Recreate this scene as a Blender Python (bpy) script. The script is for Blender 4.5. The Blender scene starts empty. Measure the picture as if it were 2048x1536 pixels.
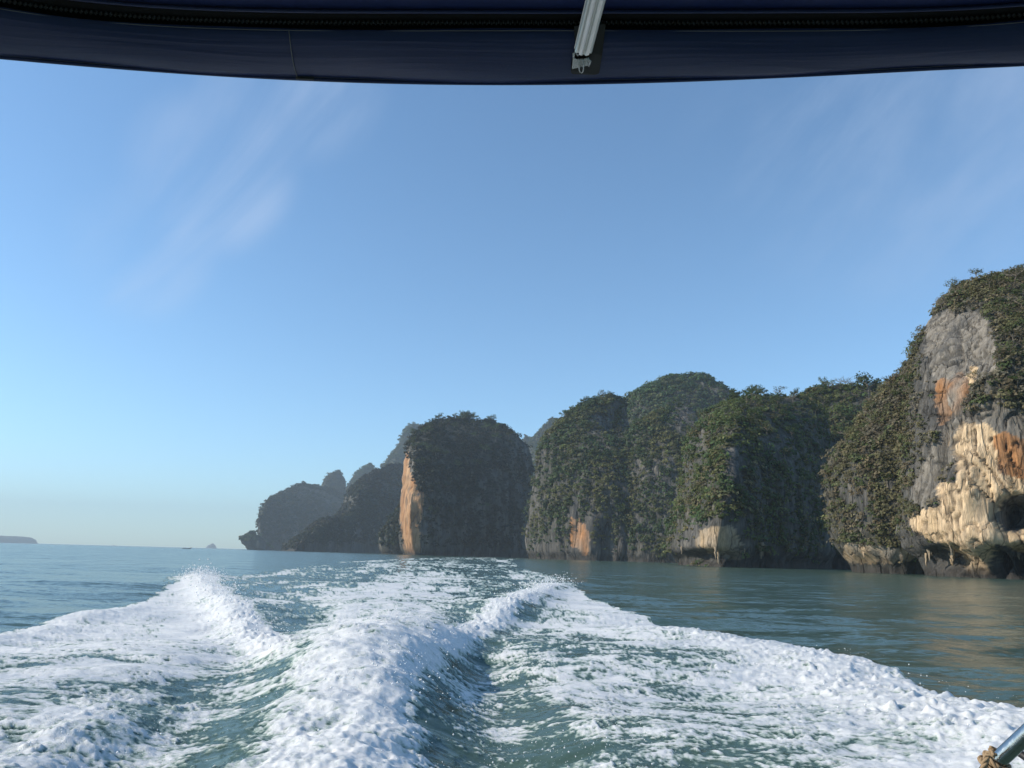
import bpy, bmesh, math, random
import numpy as np
from mathutils import Matrix, Vector

# ------------------------------------------------------------------ camera
CZ = 2.5
F = 1530.0                       # focal length in pixels of the 2048 px photograph
PITCH, ROLL = math.radians(12.68), math.radians(1.535)
f0 = np.array([0, math.cos(PITCH), math.sin(PITCH)])
r0 = np.array([1.0, 0, 0]); u0 = np.array([0, -math.sin(PITCH), math.cos(PITCH)])
RT = math.cos(ROLL) * r0 + math.sin(ROLL) * u0
UP = -math.sin(ROLL) * r0 + math.cos(ROLL) * u0
CAM = np.array([0.0, 0.0, CZ])
scene = bpy.context.scene
C = scene.collection
cam_d = bpy.data.cameras.new("camera"); cam = bpy.data.objects.new("camera", cam_d); C.objects.link(cam)
cam_d.sensor_width = 36.0; cam_d.lens = 36.0 * F / 2048.0
cam_d.clip_start = 0.05; cam_d.clip_end = 60000.0
M = Matrix(((RT[0], UP[0], -f0[0], 0), (RT[1], UP[1], -f0[1], 0), (RT[2], UP[2], -f0[2], CZ), (0, 0, 0, 1)))
cam.matrix_world = M
scene.camera = cam

# ------------------------------------------------------------------ sky, sun, exposure
SUN_AZ, SUN_EL = math.radians(-93), math.radians(29)     # azimuth from +Y, clockwise
w = bpy.data.worlds.new("World"); scene.world = w; w.use_nodes = True
nt = w.node_tree; nt.nodes.clear()
def N(tree, kind, **kw):
    n = tree.nodes.new(kind)
    for k, v in kw.items(): setattr(n, k, v)
    return n
out = N(nt, 'ShaderNodeOutputWorld'); bg = N(nt, 'ShaderNodeBackground')
sky = N(nt, 'ShaderNodeTexSky'); sky.sky_type = 'NISHITA'; sky.sun_disc = False
sky.sun_elevation = SUN_EL; sky.sun_rotation = SUN_AZ
sky.air_density = 0.85; sky.dust_density = 0.35; sky.ozone_density = 2.0; sky.altitude = 0
bg.inputs['Strength'].default_value = 0.15
# thin cirrus: drawn-out noise on the sky direction, gathered in a few patches of the sky
tc = N(nt, 'ShaderNodeTexCoord')
mp = N(nt, 'ShaderNodeMapping'); mp.inputs['Rotation'].default_value = (0.0, math.radians(50), 0.0)
mp2 = N(nt, 'ShaderNodeMapping'); mp2.inputs['Scale'].default_value = (1.5, 1.5, 5.2); mp2.inputs['Location'].default_value = (.3, .2, .5)
nz = N(nt, 'ShaderNodeTexNoise'); nz.inputs['Scale'].default_value = 1.3; nz.inputs['Detail'].default_value = 8; nz.inputs['Roughness'].default_value = 0.6; nz.inputs['Distortion'].default_value = 0.5
nt.links.new(tc.outputs['Generated'], mp.inputs['Vector']); nt.links.new(mp.outputs[0], mp2.inputs['Vector']); nt.links.new(mp2.outputs[0], nz.inputs['Vector'])
acc = None
for az, el, rad, amt in ((-18.5, 33.5, 7.5, .5), (-23.5, 25.5, 6.5, .55), (-27.5, 19.5, 5.5, .35), (31, 31, 18, .35), (95, 35, 24, .5), (-120, 40, 22, .5), (170, 30, 26, .5)):
    az, el = math.radians(az), math.radians(el); dv = (math.sin(az) * math.cos(el), math.cos(az) * math.cos(el), math.sin(el))
    dt = N(nt, 'ShaderNodeVectorMath', operation='DOT_PRODUCT'); dt.inputs[1].default_value = dv; nt.links.new(tc.outputs['Generated'], dt.inputs[0])
    mr = N(nt, 'ShaderNodeMapRange', interpolation_type='SMOOTHERSTEP'); mr.inputs['From Min'].default_value = math.cos(math.radians(rad)); mr.inputs['From Max'].default_value = 1.0; mr.inputs['To Max'].default_value = amt
    nt.links.new(dt.outputs['Value'], mr.inputs['Value'])
    if acc is None: acc = mr.outputs[0]
    else:
        ad = N(nt, 'ShaderNodeMath', operation='ADD'); nt.links.new(acc, ad.inputs[0]); nt.links.new(mr.outputs[0], ad.inputs[1]); acc = ad.outputs[0]
rp = N(nt, 'ShaderNodeMapRange', interpolation_type='SMOOTHSTEP'); rp.inputs['From Min'].default_value = 0.34; rp.inputs['From Max'].default_value = 0.80
nt.links.new(nz.outputs['Fac'], rp.inputs['Value'])
ml = N(nt, 'ShaderNodeMath', operation='MULTIPLY'); nt.links.new(acc, ml.inputs[0]); nt.links.new(rp.outputs[0], ml.inputs[1])
mx = N(nt, 'ShaderNodeMixRGB'); mx.inputs['Color2'].default_value = (3.3, 3.9, 5.0, 1)
wb = N(nt, 'ShaderNodeMixRGB', blend_type='MULTIPLY'); wb.inputs['Fac'].default_value = 1.0; wb.inputs['Color2'].default_value = (0.80, 1.02, 1.09, 1); nt.links.new(sky.outputs[0], wb.inputs['Color1'])
nt.links.new(ml.outputs[0], mx.inputs['Fac'])
nt.links.new(wb.outputs[0], mx.inputs['Color1']); nt.links.new(mx.outputs[0], bg.inputs['Color'])
nt.links.new(bg.outputs[0], out.inputs['Surface'])

sl = bpy.data.lights.new("sun", 'SUN'); sun = bpy.data.objects.new("sun", sl); C.objects.link(sun)
sl.energy = 4.1; sl.angle = math.radians(0.53); sl.color = (1.0, 0.88, 0.72)
sd = Vector((math.sin(SUN_AZ) * math.cos(SUN_EL), math.cos(SUN_AZ) * math.cos(SUN_EL), math.sin(SUN_EL)))
sun.rotation_euler = sd.to_track_quat('Z', 'Y').to_euler()
sun.location = sd * 50
vs = scene.view_settings
vs.view_transform = 'Standard'; vs.look = 'None'; vs.gamma = 1.0; vs.exposure = 0.38; vs.use_curve_mapping = False
scene.cycles.volume_bounces = 0; scene.cycles.max_bounces = 6; scene.cycles.transparent_max_bounces = 8

# ------------------------------------------------------------------ numeric helpers
RNG = np.random.default_rng(11); random.seed(5)
_perm = np.random.default_rng(3).permutation(256).astype(np.int32); _perm = np.concatenate([_perm, _perm, _perm])
_g3 = np.random.default_rng(4).normal(size=(256, 3)).astype(np.float32); _g3 /= np.linalg.norm(_g3, axis=1, keepdims=True)
_a2 = np.random.default_rng(6).uniform(0, 2 * np.pi, 256).astype(np.float32); _g2 = np.stack([np.cos(_a2), np.sin(_a2)], 1)
def fade(t): return t * t * t * (t * (t * 6 - 15) + 10)
def p2(x, y, s=0):
    x = np.asarray(x, np.float32) + s * 17.31; y = np.asarray(y, np.float32) + s * 9.77
    xi = np.floor(x).astype(np.int32); yi = np.floor(y).astype(np.int32); xf = x - xi; yf = y - yi; xi &= 255; yi &= 255
    fx, fy = fade(xf), fade(yf)
    def g(a, b):
        h = _perm[_perm[(xi + a) & 255] + ((yi + b) & 255)]; v = _g2[h]
        return v[..., 0] * (xf - a) + v[..., 1] * (yf - b)
    a = g(0, 0); b = g(1, 0); c = g(0, 1); d = g(1, 1)
    return ((a + fx * (b - a)) * (1 - fy) + (c + fx * (d - c)) * fy) * 1.5
def p3(x, y, z, s=0):
    x = np.asarray(x, np.float32) + s * 13.7; y = np.asarray(y, np.float32) + s * 7.13; z = np.asarray(z, np.float32) + s * 3.91
    xi = np.floor(x).astype(np.int32); yi = np.floor(y).astype(np.int32); zi = np.floor(z).astype(np.int32)
    xf = x - xi; yf = y - yi; zf = z - zi; xi &= 255; yi &= 255; zi &= 255
    fx, fy, fz = fade(xf), fade(yf), fade(zf)
    def g(a, b, c):
        h = _perm[_perm[_perm[(xi + a) & 255] + ((yi + b) & 255)] + ((zi + c) & 255)]; v = _g3[h]
        return v[..., 0] * (xf - a) + v[..., 1] * (yf - b) + v[..., 2] * (zf - c)
    def row(b, c):
        a_ = g(0, b, c); return a_ + fx * (g(1, b, c) - a_)
    A = row(0, 0); B = row(1, 0); A = A + fy * (B - A)
    D = row(0, 1); E = row(1, 1); D = D + fy * (E - D)
    return (A + fz * (D - A)) * 1.5
def sm(a, b, x):
    t = np.clip((x - a) / (b - a), 0, 1); return t * t * (3 - 2 * t)
def lerp(a, b, t): return a + (b - a) * t

def ray(u, v):
    u = np.asarray(u, float); v = np.asarray(v, float)
    dx = ((u - 1024) / F)[..., None]; dy = ((768 - v) / F)[..., None]
    return f0 + dx * RT + dy * UP
def at_height(u, v, z):
    d = ray(u, v); return CAM + d * ((z - CZ) / d[..., 2])[..., None]
def at_range(u, v, r):
    d = ray(u, v); return CAM + d * (r / np.hypot(d[..., 0], d[..., 1]))[..., None]
def to_px(P):
    q = P - CAM; zc = q @ f0
    return 1024 + F * (q @ RT) / zc, 768 - F * (q @ UP) / zc
def in_poly(u, v, poly):
    r = np.zeros(np.shape(u), bool); n = len(poly)
    for i in range(n):
        (x1, y1), (x2, y2) = poly[i], poly[(i + 1) % n]
        if y1 == y2: continue
        r ^= ((y1 > v) != (y2 > v)) & (u < (x2 - x1) * (v - y1) / (y2 - y1) + x1)
    return r

# ------------------------------------------------------------------ object helpers
def tag(o, label=None, cat=None, group=None, kind=None):
    if label: o['label'] = label
    if cat: o['category'] = cat
    if group: o['group'] = group
    if kind: o['kind'] = kind
    return o
def empty(name, loc, parent=None):
    o = bpy.data.objects.new(name, None); o.empty_display_size = 0.2; o.location = loc; C.objects.link(o)
    if parent: o.parent = parent
    return o
def np_mesh(name, V, faces, mat, parent=None, attrs=None, smooth=True, loc=None):
    """faces: (n,3) or (n,4) int array"""
    me = bpy.data.meshes.new(name); V = np.asarray(V, np.float32); faces = np.asarray(faces, np.int32); k = faces.shape[1]
    me.vertices.add(len(V)); me.vertices.foreach_set('co', V.ravel())
    me.loops.add(faces.size); me.loops.foreach_set('vertex_index', faces.ravel())
    me.polygons.add(len(faces)); me.polygons.foreach_set('loop_start', np.arange(0, faces.size, k, dtype=np.int32))
    try: me.polygons.foreach_set('loop_total', np.full(len(faces), k, np.int32))
    except Exception: pass
    me.polygons.foreach_set('use_smooth', np.full(len(faces), smooth))
    me.update(calc_edges=True)
    for an, arr in (attrs or {}).items():
        if arr.ndim == 1:
            a = me.attributes.new(an, 'FLOAT', 'POINT'); a.data.foreach_set('value', arr.astype(np.float32))
        else:
            a = me.attributes.new(an, 'FLOAT_COLOR', 'POINT')
            a.data.foreach_set('color', np.concatenate([arr, np.ones((len(arr), 1))], 1).astype(np.float32).ravel())
    me.materials.append(mat)
    o = bpy.data.objects.new(name, me); C.objects.link(o)
    if parent: o.parent = parent
    if loc is not None: o.location = loc
    return o
def bm_obj(name, bm, mat, parent=None, loc=None, smooth=True):
    me = bpy.data.meshes.new(name); bm.normal_update(); bm.to_mesh(me); bm.free()
    if smooth:
        for p in me.polygons: p.use_smooth = True
    me.materials.append(mat)
    o = bpy.data.objects.new(name, me); C.objects.link(o)
    if parent: o.parent = parent
    if loc is not None: o.location = loc
    return o
def tube(bm, pts, rad, n=8, cap=True, squash=None):
    """tapered tube along pts; rad scalar or list"""
    pts = [Vector(p) for p in pts]; m = len(pts)
    rad = [rad] * m if np.isscalar(rad) else list(rad)
    rings = []; prev = None
    for i, p in enumerate(pts):
        t = (pts[min(i + 1, m - 1)] - pts[max(i - 1, 0)]).normalized()
        if prev is None:
            a = t.cross(Vector((0, 0, 1)));
            if a.length < 1e-3: a = t.cross(Vector((1, 0, 0)))
            a.normalize()
        else:
            a = prev - t * prev.dot(t)
            if a.length < 1e-6: a = t.orthogonal()
            a.normalize()
        prev = a; b = t.cross(a)
        rings.append([bm.verts.new(p + (a * math.cos(2 * math.pi * k / n) + b * math.sin(2 * math.pi * k / n)) * rad[i]) for k in range(n)])
    for i in range(m - 1):
        for k in range(n):
            bm.faces.new((rings[i][k], rings[i][(k + 1) % n], rings[i + 1][(k + 1) % n], rings[i + 1][k]))
    if cap:
        bm.faces.new(rings[0][::-1]); bm.faces.new(rings[-1])

def mat(name, base=(0.5, 0.5, 0.5), rough=0.6, metal=0.0, spec=0.5):
    m = bpy.data.materials.new(name); m.use_nodes = True; t = m.node_tree
    b = t.nodes['Principled BSDF']
    b.inputs['Base Color'].default_value = (*base, 1); b.inputs['Roughness'].default_value = rough; b.inputs['Metallic'].default_value = metal
    b.inputs['Specular IOR Level'].default_value = spec
    return m, t, b
def noise_node(t, scale, detail=4, rough=0.55, vec=None, dist=0.0):
    n = N(t, 'ShaderNodeTexNoise'); n.inputs['Scale'].default_value = scale; n.inputs['Detail'].default_value = detail
    n.inputs['Roughness'].default_value = rough; n.inputs['Distortion'].default_value = dist
    if vec is not None: t.links.new(vec, n.inputs['Vector'])
    return n
def obj_vec(t, scale=(1, 1, 1), rot=(0, 0, 0)):
    c = N(t, 'ShaderNodeTexCoord'); m = N(t, 'ShaderNodeMapping'); m.inputs['Scale'].default_value = scale; m.inputs['Rotation'].default_value = rot
    t.links.new(c.outputs['Object'], m.inputs['Vector']); return m.outputs[0]
def mathn(t, op, a, b=None, clamp=False):
    n = N(t, 'ShaderNodeMath', operation=op, use_clamp=clamp)
    for i, x in enumerate((a, b)):
        if x is None: continue
        if isinstance(x, (int, float)): n.inputs[i].default_value = x
        else: t.links.new(x, n.inputs[i])
    return n.outputs[0]
def bump(t, b, h, dist, strength=1.0):
    n = N(t, 'ShaderNodeBump'); n.inputs['Distance'].default_value = dist; n.inputs['Strength'].default_value = strength
    t.links.new(h, n.inputs['Height']); t.links.new(n.outputs[0], b.inputs['Normal']); return n

# ------------------------------------------------------------------ materials
# rock: albedo per vertex, grain and fluting in the nodes
def rock_material(name, dist_scale):
    m, t, b = mat(name, rough=0.85, spec=0.25)
    a = N(t, 'ShaderNodeAttribute', attribute_name='albedo')
    n1 = noise_node(t, 0.9 / dist_scale, 6, 0.65, obj_vec(t, (1, 1, 0.16)))
    r = N(t, 'ShaderNodeMapRange'); r.inputs['From Min'].default_value = 0.3; r.inputs['From Max'].default_value = 0.7; r.inputs['To Min'].default_value = 0.65; r.inputs['To Max'].default_value = 1.35
    t.links.new(n1.outputs['Fac'], r.inputs['Value'])
    v = N(t, 'ShaderNodeVectorMath', operation='MULTIPLY'); t.links.new(a.outputs['Color'], v.inputs[0]); t.links.new(r.outputs[0], v.inputs[1])
    t.links.new(v.outputs[0], b.inputs['Base Color'])
    wv = obj_vec(t, (1, 1, 0.24), (.12, .1, 0)); nw = noise_node(t, .25 / dist_scale, 3, .6, wv); va = N(t, 'ShaderNodeVectorMath', operation='MULTIPLY_ADD'); t.links.new(nw.outputs['Color'], va.inputs[0]); va.inputs[1].default_value = (5 * dist_scale,) * 3; t.links.new(wv, va.inputs[2])
    vo = N(t, 'ShaderNodeTexVoronoi', feature='DISTANCE_TO_EDGE'); vo.inputs['Scale'].default_value = .13 / dist_scale; t.links.new(va.outputs[0], vo.inputs['Vector'])
    ck = N(t, 'ShaderNodeMapRange'); ck.inputs['From Min'].default_value = 0.0; ck.inputs['From Max'].default_value = .045; ck.inputs['To Min'].default_value = .5; t.links.new(vo.outputs['Distance'], ck.inputs['Value'])
    v2 = N(t, 'ShaderNodeVectorMath', operation='MULTIPLY'); t.links.new(v.outputs[0], v2.inputs[0]); t.links.new(ck.outputs[0], v2.inputs[1]); t.links.new(v2.outputs[0], b.inputs['Base Color'])
    n2 = noise_node(t, 1.6 / dist_scale, 6, 0.68, obj_vec(t, (1, 1, 0.11)))
    bump(t, b, mathn(t, 'ADD', mathn(t, 'MULTIPLY', n2.outputs['Fac'], 1.0), mathn(t, 'MULTIPLY', ck.outputs[0], 1.0)), 0.9 * dist_scale, 1.0)
    return m
M_ROCK = rock_material("limestone", 1.0); M_ROCK_FAR = rock_material("limestone_far", 4.0)

def leaf_material(name):
    m, t, b = mat(name, rough=0.6, spec=0.25)
    a = N(t, 'ShaderNodeAttribute', attribute_name='albedo')
    oi = N(t, 'ShaderNodeObjectInfo')
    hs = N(t, 'ShaderNodeHueSaturation'); t.links.new(a.outputs['Color'], hs.inputs['Color'])
    t.links.new(mathn(t, 'ADD', mathn(t, 'MULTIPLY', oi.outputs['Random'], 0.05), 0.475), hs.inputs['Hue'])
    t.links.new(mathn(t, 'ADD', mathn(t, 'MULTIPLY', oi.outputs['Random'], 0.5), 0.75), hs.inputs['Value'])
    t.links.new(hs.outputs[0], b.inputs['Base Color'])
    tr = N(t, 'ShaderNodeBsdfTranslucent'); t.links.new(hs.outputs[0], tr.inputs['Color'])
    ms = N(t, 'ShaderNodeMixShader'); ms.inputs[0].default_value = 0.42
    o = t.nodes['Material Output']; t.links.new(b.outputs[0], ms.inputs[1]); t.links.new(tr.outputs[0], ms.inputs[2]); t.links.new(ms.outputs[0], o.inputs['Surface'])
    return m
M_LEAF = leaf_material("foliage")
M_BARK, _t, _b = mat("pale_bark", (0.22, 0.19, 0.15), 0.85, spec=0.2)
_n = noise_node(_t, 3.0, 4); _r = N(_t, 'ShaderNodeValToRGB'); _r.color_ramp.elements[0].color = (0.12, 0.10, 0.08, 1); _r.color_ramp.elements[1].color = (0.32, 0.28, 0.23, 1)
_t.links.new(_n.outputs['Fac'], _r.inputs['Fac']); _t.links.new(_r.outputs['Color'], _b.inputs['Base Color'])

# sea water with foam
M_SEA, t, b = mat("sea_water", (0.03, 0.07, 0.07), 0.07, spec=0.33)
b.inputs['IOR'].default_value = 1.333
fa = N(t, 'ShaderNodeAttribute', attribute_name='foam')
vfine = obj_vec(t, (9, 12, 9)); nf = noise_node(t, 1.0, 6, 0.72, vfine, .4)
fo = mathn(t, 'ADD', fa.outputs['Fac'], mathn(t, 'MULTIPLY', mathn(t, 'SUBTRACT', nf.outputs['Fac'], 0.5), mathn(t, 'MINIMUM', mathn(t, 'MULTIPLY', fa.outputs['Fac'], 4.0), 1.5)), clamp=True)
cr = N(t, 'ShaderNodeValToRGB'); e = cr.color_ramp.elements
e[0].position = 0.0; e[0].color = (0.058, 0.100, 0.080, 1); e[1].position = 1.0; e[1].color = (0.67, 0.685, 0.685, 1)
x = e.new(0.28); x.color = (0.075, 0.13, 0.112, 1); x = e.new(0.5); x.color = (0.34, 0.42, 0.37, 1); x = e.new(0.72); x.color = (0.58, 0.615, 0.60, 1)
t.links.new(fo, cr.inputs['Fac']); t.links.new(cr.outputs['Color'], b.inputs['Base Color'])
rr = N(t, 'ShaderNodeMapRange'); rr.inputs['From Min'].default_value = 0.15; rr.inputs['From Max'].default_value = 0.6; rr.inputs['To Min'].default_value = 0.18; rr.inputs['To Max'].default_value = 0.75
t.links.new(fo, rr.inputs['Value']); t.links.new(rr.outputs[0], b.inputs['Roughness'])
# wavelets tilt the normal directly, so they hold at any distance
w1 = noise_node(t, 1.0, 3, 0.55, obj_vec(t, (0.42, 1.15, 1), (0, 0, 0.12))); w2 = noise_node(t, 1.0, 4, 0.6, obj_vec(t, (2.4, 5.0, 1), (0, 0, -0.2)))
def centred(n_, k):
    q = N(t, 'ShaderNodeVectorMath', operation='MULTIPLY_ADD'); q.inputs[1].default_value = (k * .7, k, 0); q.inputs[2].default_value = (-.5 * k * .7, -.5 * k, 0); t.links.new(n_.outputs['Color'], q.inputs[0]); return q.outputs[0]
g_ = N(t, 'ShaderNodeNewGeometry')
w0 = noise_node(t, 1.0, 2, 0.5, obj_vec(t, (0.085, 0.26, 1), (0, 0, 0.25)))
s0 = N(t, 'ShaderNodeVectorMath', operation='ADD'); t.links.new(centred(w0, .42), s0.inputs[0]); t.links.new(centred(w1, .62), s0.inputs[1])
s1 = N(t, 'ShaderNodeVectorMath', operation='ADD'); t.links.new(s0.outputs[0], s1.inputs[0]); t.links.new(centred(w2, 0.7), s1.inputs[1])
s2 = N(t, 'ShaderNodeVectorMath', operation='ADD'); t.links.new(s1.outputs[0], s2.inputs[0]); t.links.new(g_.outputs['Normal'], s2.inputs[1])
s3 = N(t, 'ShaderNodeVectorMath', operation='NORMALIZE'); t.links.new(s2.outputs[0], s3.inputs[0])
bn = bump(t, b, fo, 0.022, 1.0); t.links.new(s3.outputs[0], bn.inputs['Normal'])
t.links.new(mathn(t, 'MULTIPLY', fo, 0.22), b.inputs['Subsurface Weight']); b.inputs['Subsurface Radius'].default_value = (1.0, 1.15, 1.1); b.inputs['Subsurface Scale'].default_value = 0.06

M_FOAM, t, b = mat("spray_foam", (0.85, 0.86, 0.86), 0.6, spec=0.3)

# ------------------------------------------------------------------ sea with the boat's wake
def wake_axis(y): return np.interp(y, [0, 20, 60, 174, 400, 1000, 3000], [-0.9, -3.1, -7.8, -16, -25, -30, -32])
def crest_right(y): return 1.2 + 0.237 * (y - 19.4)
def crest_left(y): return -2.2 - 0.322 * (y - 18.9)
def wake_height(x, y):
    """large forms of the wake only"""
    c = x - wake_axis(y)
    Hm = np.interp(y, [5, 8, 10, 14, 18, 22, 28, 36, 50, 80], [0.10, .20, .28, .42, .54, .54, .42, .27, .12, 0])
    wm = np.interp(y, [5, 10, 15, 20, 30, 60], [0.9, 1.05, 1.2, 1.5, 2.8, 6.0])
    wid = np.where(c > 0, wm * 0.8, wm * 1.15)
    h = Hm * np.exp(-np.abs(c / wid) ** 2.2)
    ft = np.interp(y, [5, 9, 22, 30, 40], [0.6, 1, 1, 0.4, 0])
    h = h - ft * 0.32 * np.exp(-((c + 2.9 + 0.03 * (y - 10)) / 1.3) ** 2) - ft * 0.42 * np.exp(-((c - 2.25 - 0.03 * (y - 10)) / 1.0) ** 2)
    s = 1 + np.clip(y - 19, 0, 60) / 45
    d = c - crest_right(y); hr = np.interp(y, [15, 19, 28, 50, 70, 77, 100, 170], [0, .36, .52, .55, .5, .2, .1, 0])
    h = h + hr * np.exp(-np.where(d > 0, d / (0.75 * s), d / (1.9 * s)) ** 2)
    d = c - crest_left(y); hl = np.interp(y, [15, 19, 30, 55, 66, 71, 100, 170], [0, .32, .48, .52, .5, .2, .1, 0])
    h = h + hl * np.exp(-np.where(d < 0, d / (0.75 * s), d / (1.7 * s)) ** 2)
    # inner ridge of the left side wash, outer lips of both side washes
    h = h + 0.28 * np.exp(-((x + 5.75) / 0.7) ** 2) * np.interp(y, [5, 8, 12, 14.5], [0.6, 1, 1, 0])
    h = h + 0.12 * np.exp(-((x - left_edge(y) - 0.9) / 0.8) ** 2) * np.interp(y, [10, 18, 36, 45], [0.3, 1, 1, 0])
    h = h + 0.30 * np.exp(-((x - right_edge(y) + 1.8) / 1.6) ** 2) * np.interp(y, [6, 9, 22, 34, 45], [1, 1, .8, .3, 0])
    return h * 0.84
def left_edge(y): return np.interp(y, [5, 21, 31, 38.6, 66, 71, 73], [-14, -15, -16.7, -18, -27, -27.5, -10])
def right_edge(y): return np.interp(y, [5, 14.4, 17.4, 21, 22.5, 26, 34, 55, 74, 78], [10.4, 9.7, 9.5, 10.0, 9.9, 8.2, 6.2, 5.6, 6.5, -5])
def wake_foam(x, y):
    """density 0..1 of foam, and how lumpy it is"""
    xa = wake_axis(y); c = x - xa
    wob = 0.45 * p2(x * 0.5, y * 0.35, 1) + 0.22 * p2(x * 1.6, y * 1.1, 2)
    dens = np.zeros_like(x); lump = np.zeros_like(x)
    def put(d, l=0.0):
        nonlocal dens, lump
        dens = np.maximum(dens, d); lump = np.maximum(lump, l)
    # mound
    wm = np.interp(y, [5, 10, 15, 20, 30, 45], [1.2, 1.3, 1.5, 1.8, 3.2, 5.0])
    m = 1 - sm(0.35, 1.5, np.abs(np.where(c > 0, c * 1.15, c * .85)) / wm + wob * 0.3)
    ym = np.interp(y, [5, 20, 28, 45, 80], [1, 1, .9, .75, .45])
    put(m * ym * (.86 + .22 * p2(x * .9, y * .7, 33) + .16 * p2(x * 2.6, y * 2.2, 34)), m * np.interp(y, [5, 24, 40], [1, 1, 0.2]))
    # crests
    s = 1 + np.clip(y - 19, 0, 60) / 45
    d = (c - crest_right(y)) / s + wob * 0.3
    k = np.interp(y, [15, 18.5, 72, 77.5], [0, 1, 1, 0]); g = np.exp(-np.where(d > 0, d / 0.75, d / 1.0) ** 2) * k
    put(g * 1.0, g)
    d = (c - crest_left(y)) / s + wob * 0.3
    k = np.interp(y, [15, 19.5, 66, 71], [0, 1, 1, 0]); g = np.exp(-np.where(d < 0, d / 1.2, d / 0.8) ** 2) * k
    put(g * 1.0, g)
    # left side wash
    inner = np.where(y > 19, xa + crest_left(y) - 0.3, xa - 3.2)
    e = x - (left_edge(y) + wob)
    q = sm(-0.1, 0.5, e) * sm(0.2, -0.8, x - inner)
    body = np.interp(x - left_edge(y), [0, 1.5, 4, 8, 12], [.88, .79, .72, .65, .57]) + np.interp(y, [7, 12, 20, 40, 60], [-.08, -.02, .03, .1, .12])
    put(q * body, q * 0.45 * sm(6, 0, e))
    put(0.62 * np.exp(-((x + 5.75 + wob * .4) / 0.9) ** 2) * np.interp(y, [5, 8, 12.5, 15], [1, 1, 1, 0]), 0.6 * np.exp(-((x + 5.75) / 0.9) ** 2) * (y < 15))
    # right side wash
    inner = np.where(y > 19, xa + crest_right(y) + 0.4, xa + 2.9)
    e = (right_edge(y) + wob) - x
    q = sm(-0.05, 0.35, e) * sm(-0.3, 1.2, x - inner)
    thick = np.interp(y, [5, 12, 20, 30], [4.6, 4.8, 5.0, 4])
    body = np.interp(e / thick, [0, .7, 1.0, 1.5, 2.2], [.88, .82, .64, .52, .47]) + np.interp(y, [8, 16, 22, 60], [0, -.02, .0, .0])
    body = np.where(y > 20, np.maximum(body, np.interp(y, [20, 26, 60], [.3, .56, .58])), body)
    put(q * body, q * 0.8 * sm(thick * 1.2, thick * .4, e) * np.interp(y, [5, 22, 40], [1, 1, .2]))
    # granular patch by the boat on the right, and thin foam climbing the trough sides
    pch = np.exp(-(((x - 0.95) / 1.0) ** 2 + ((y - 10.2) / 1.9) ** 2) ** 2)
    put(0.62 * pch, 0.5 * pch)
    tr = np.exp(-((c + 2.7) / 1.5) ** 2) * np.interp(y, [5, 9, 22, 32], [.55, .6, .58, 0]); put(tr * 0.85)
    tr = np.exp(-((c - 2.3) / 1.3) ** 2) * np.interp(y, [5, 9, 20, 32], [.42, .46, .42, 0]); put(tr)
    # old wake beyond the crests
    hw_l = np.interp(y, [17, 60, 90, 195, 590, 1500], [2, 15, 18, 25, 24, 18]); hw_r = np.interp(y, [17, 65, 100, 290, 700, 1500], [1, 12, 18, 24, 18, 14])
    ins = sm(-1, 2, c + hw_l) * sm(-1, 2, hw_r - c)
    core = 0.70 * np.exp(-((c + .4) / (2.2 + 0.075 * y)) ** 2) * np.interp(y, [20, 40, 90, 220, 600, 1500], [1, 1, .85, .66, .4, 0])
    side = np.interp(y, [17, 30, 60, 110, 260, 700, 1500], [.44, .44, .44, .44, .38, .24, 0]) - .16 * np.exp(-((c - 4.5 - .05 * y) / (1.2 + .03 * y)) ** 2) - .12 * np.exp(-((c + 5.5 + .08 * y) / (1.5 + .03 * y)) ** 2)
    line = np.interp(y, [40, 70, 300, 900, 1600], [0, .5, .5, .35, 0])
    edge = line * (np.exp(-((c + hw_l - 2) / (1.0 + y * .012)) ** 2) + np.exp(-((c - hw_r + 2) / (1.0 + y * .012)) ** 2))
    put(ins * np.maximum(np.maximum(core, side), edge))
    put(0.55 * np.exp(-((c - 9.5 - y * 0.03) / (0.9 + y * .01)) ** 2) * np.interp(y, [60, 100, 400, 1200], [0, 1, .8, 0]))
    return dens, lump

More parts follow.
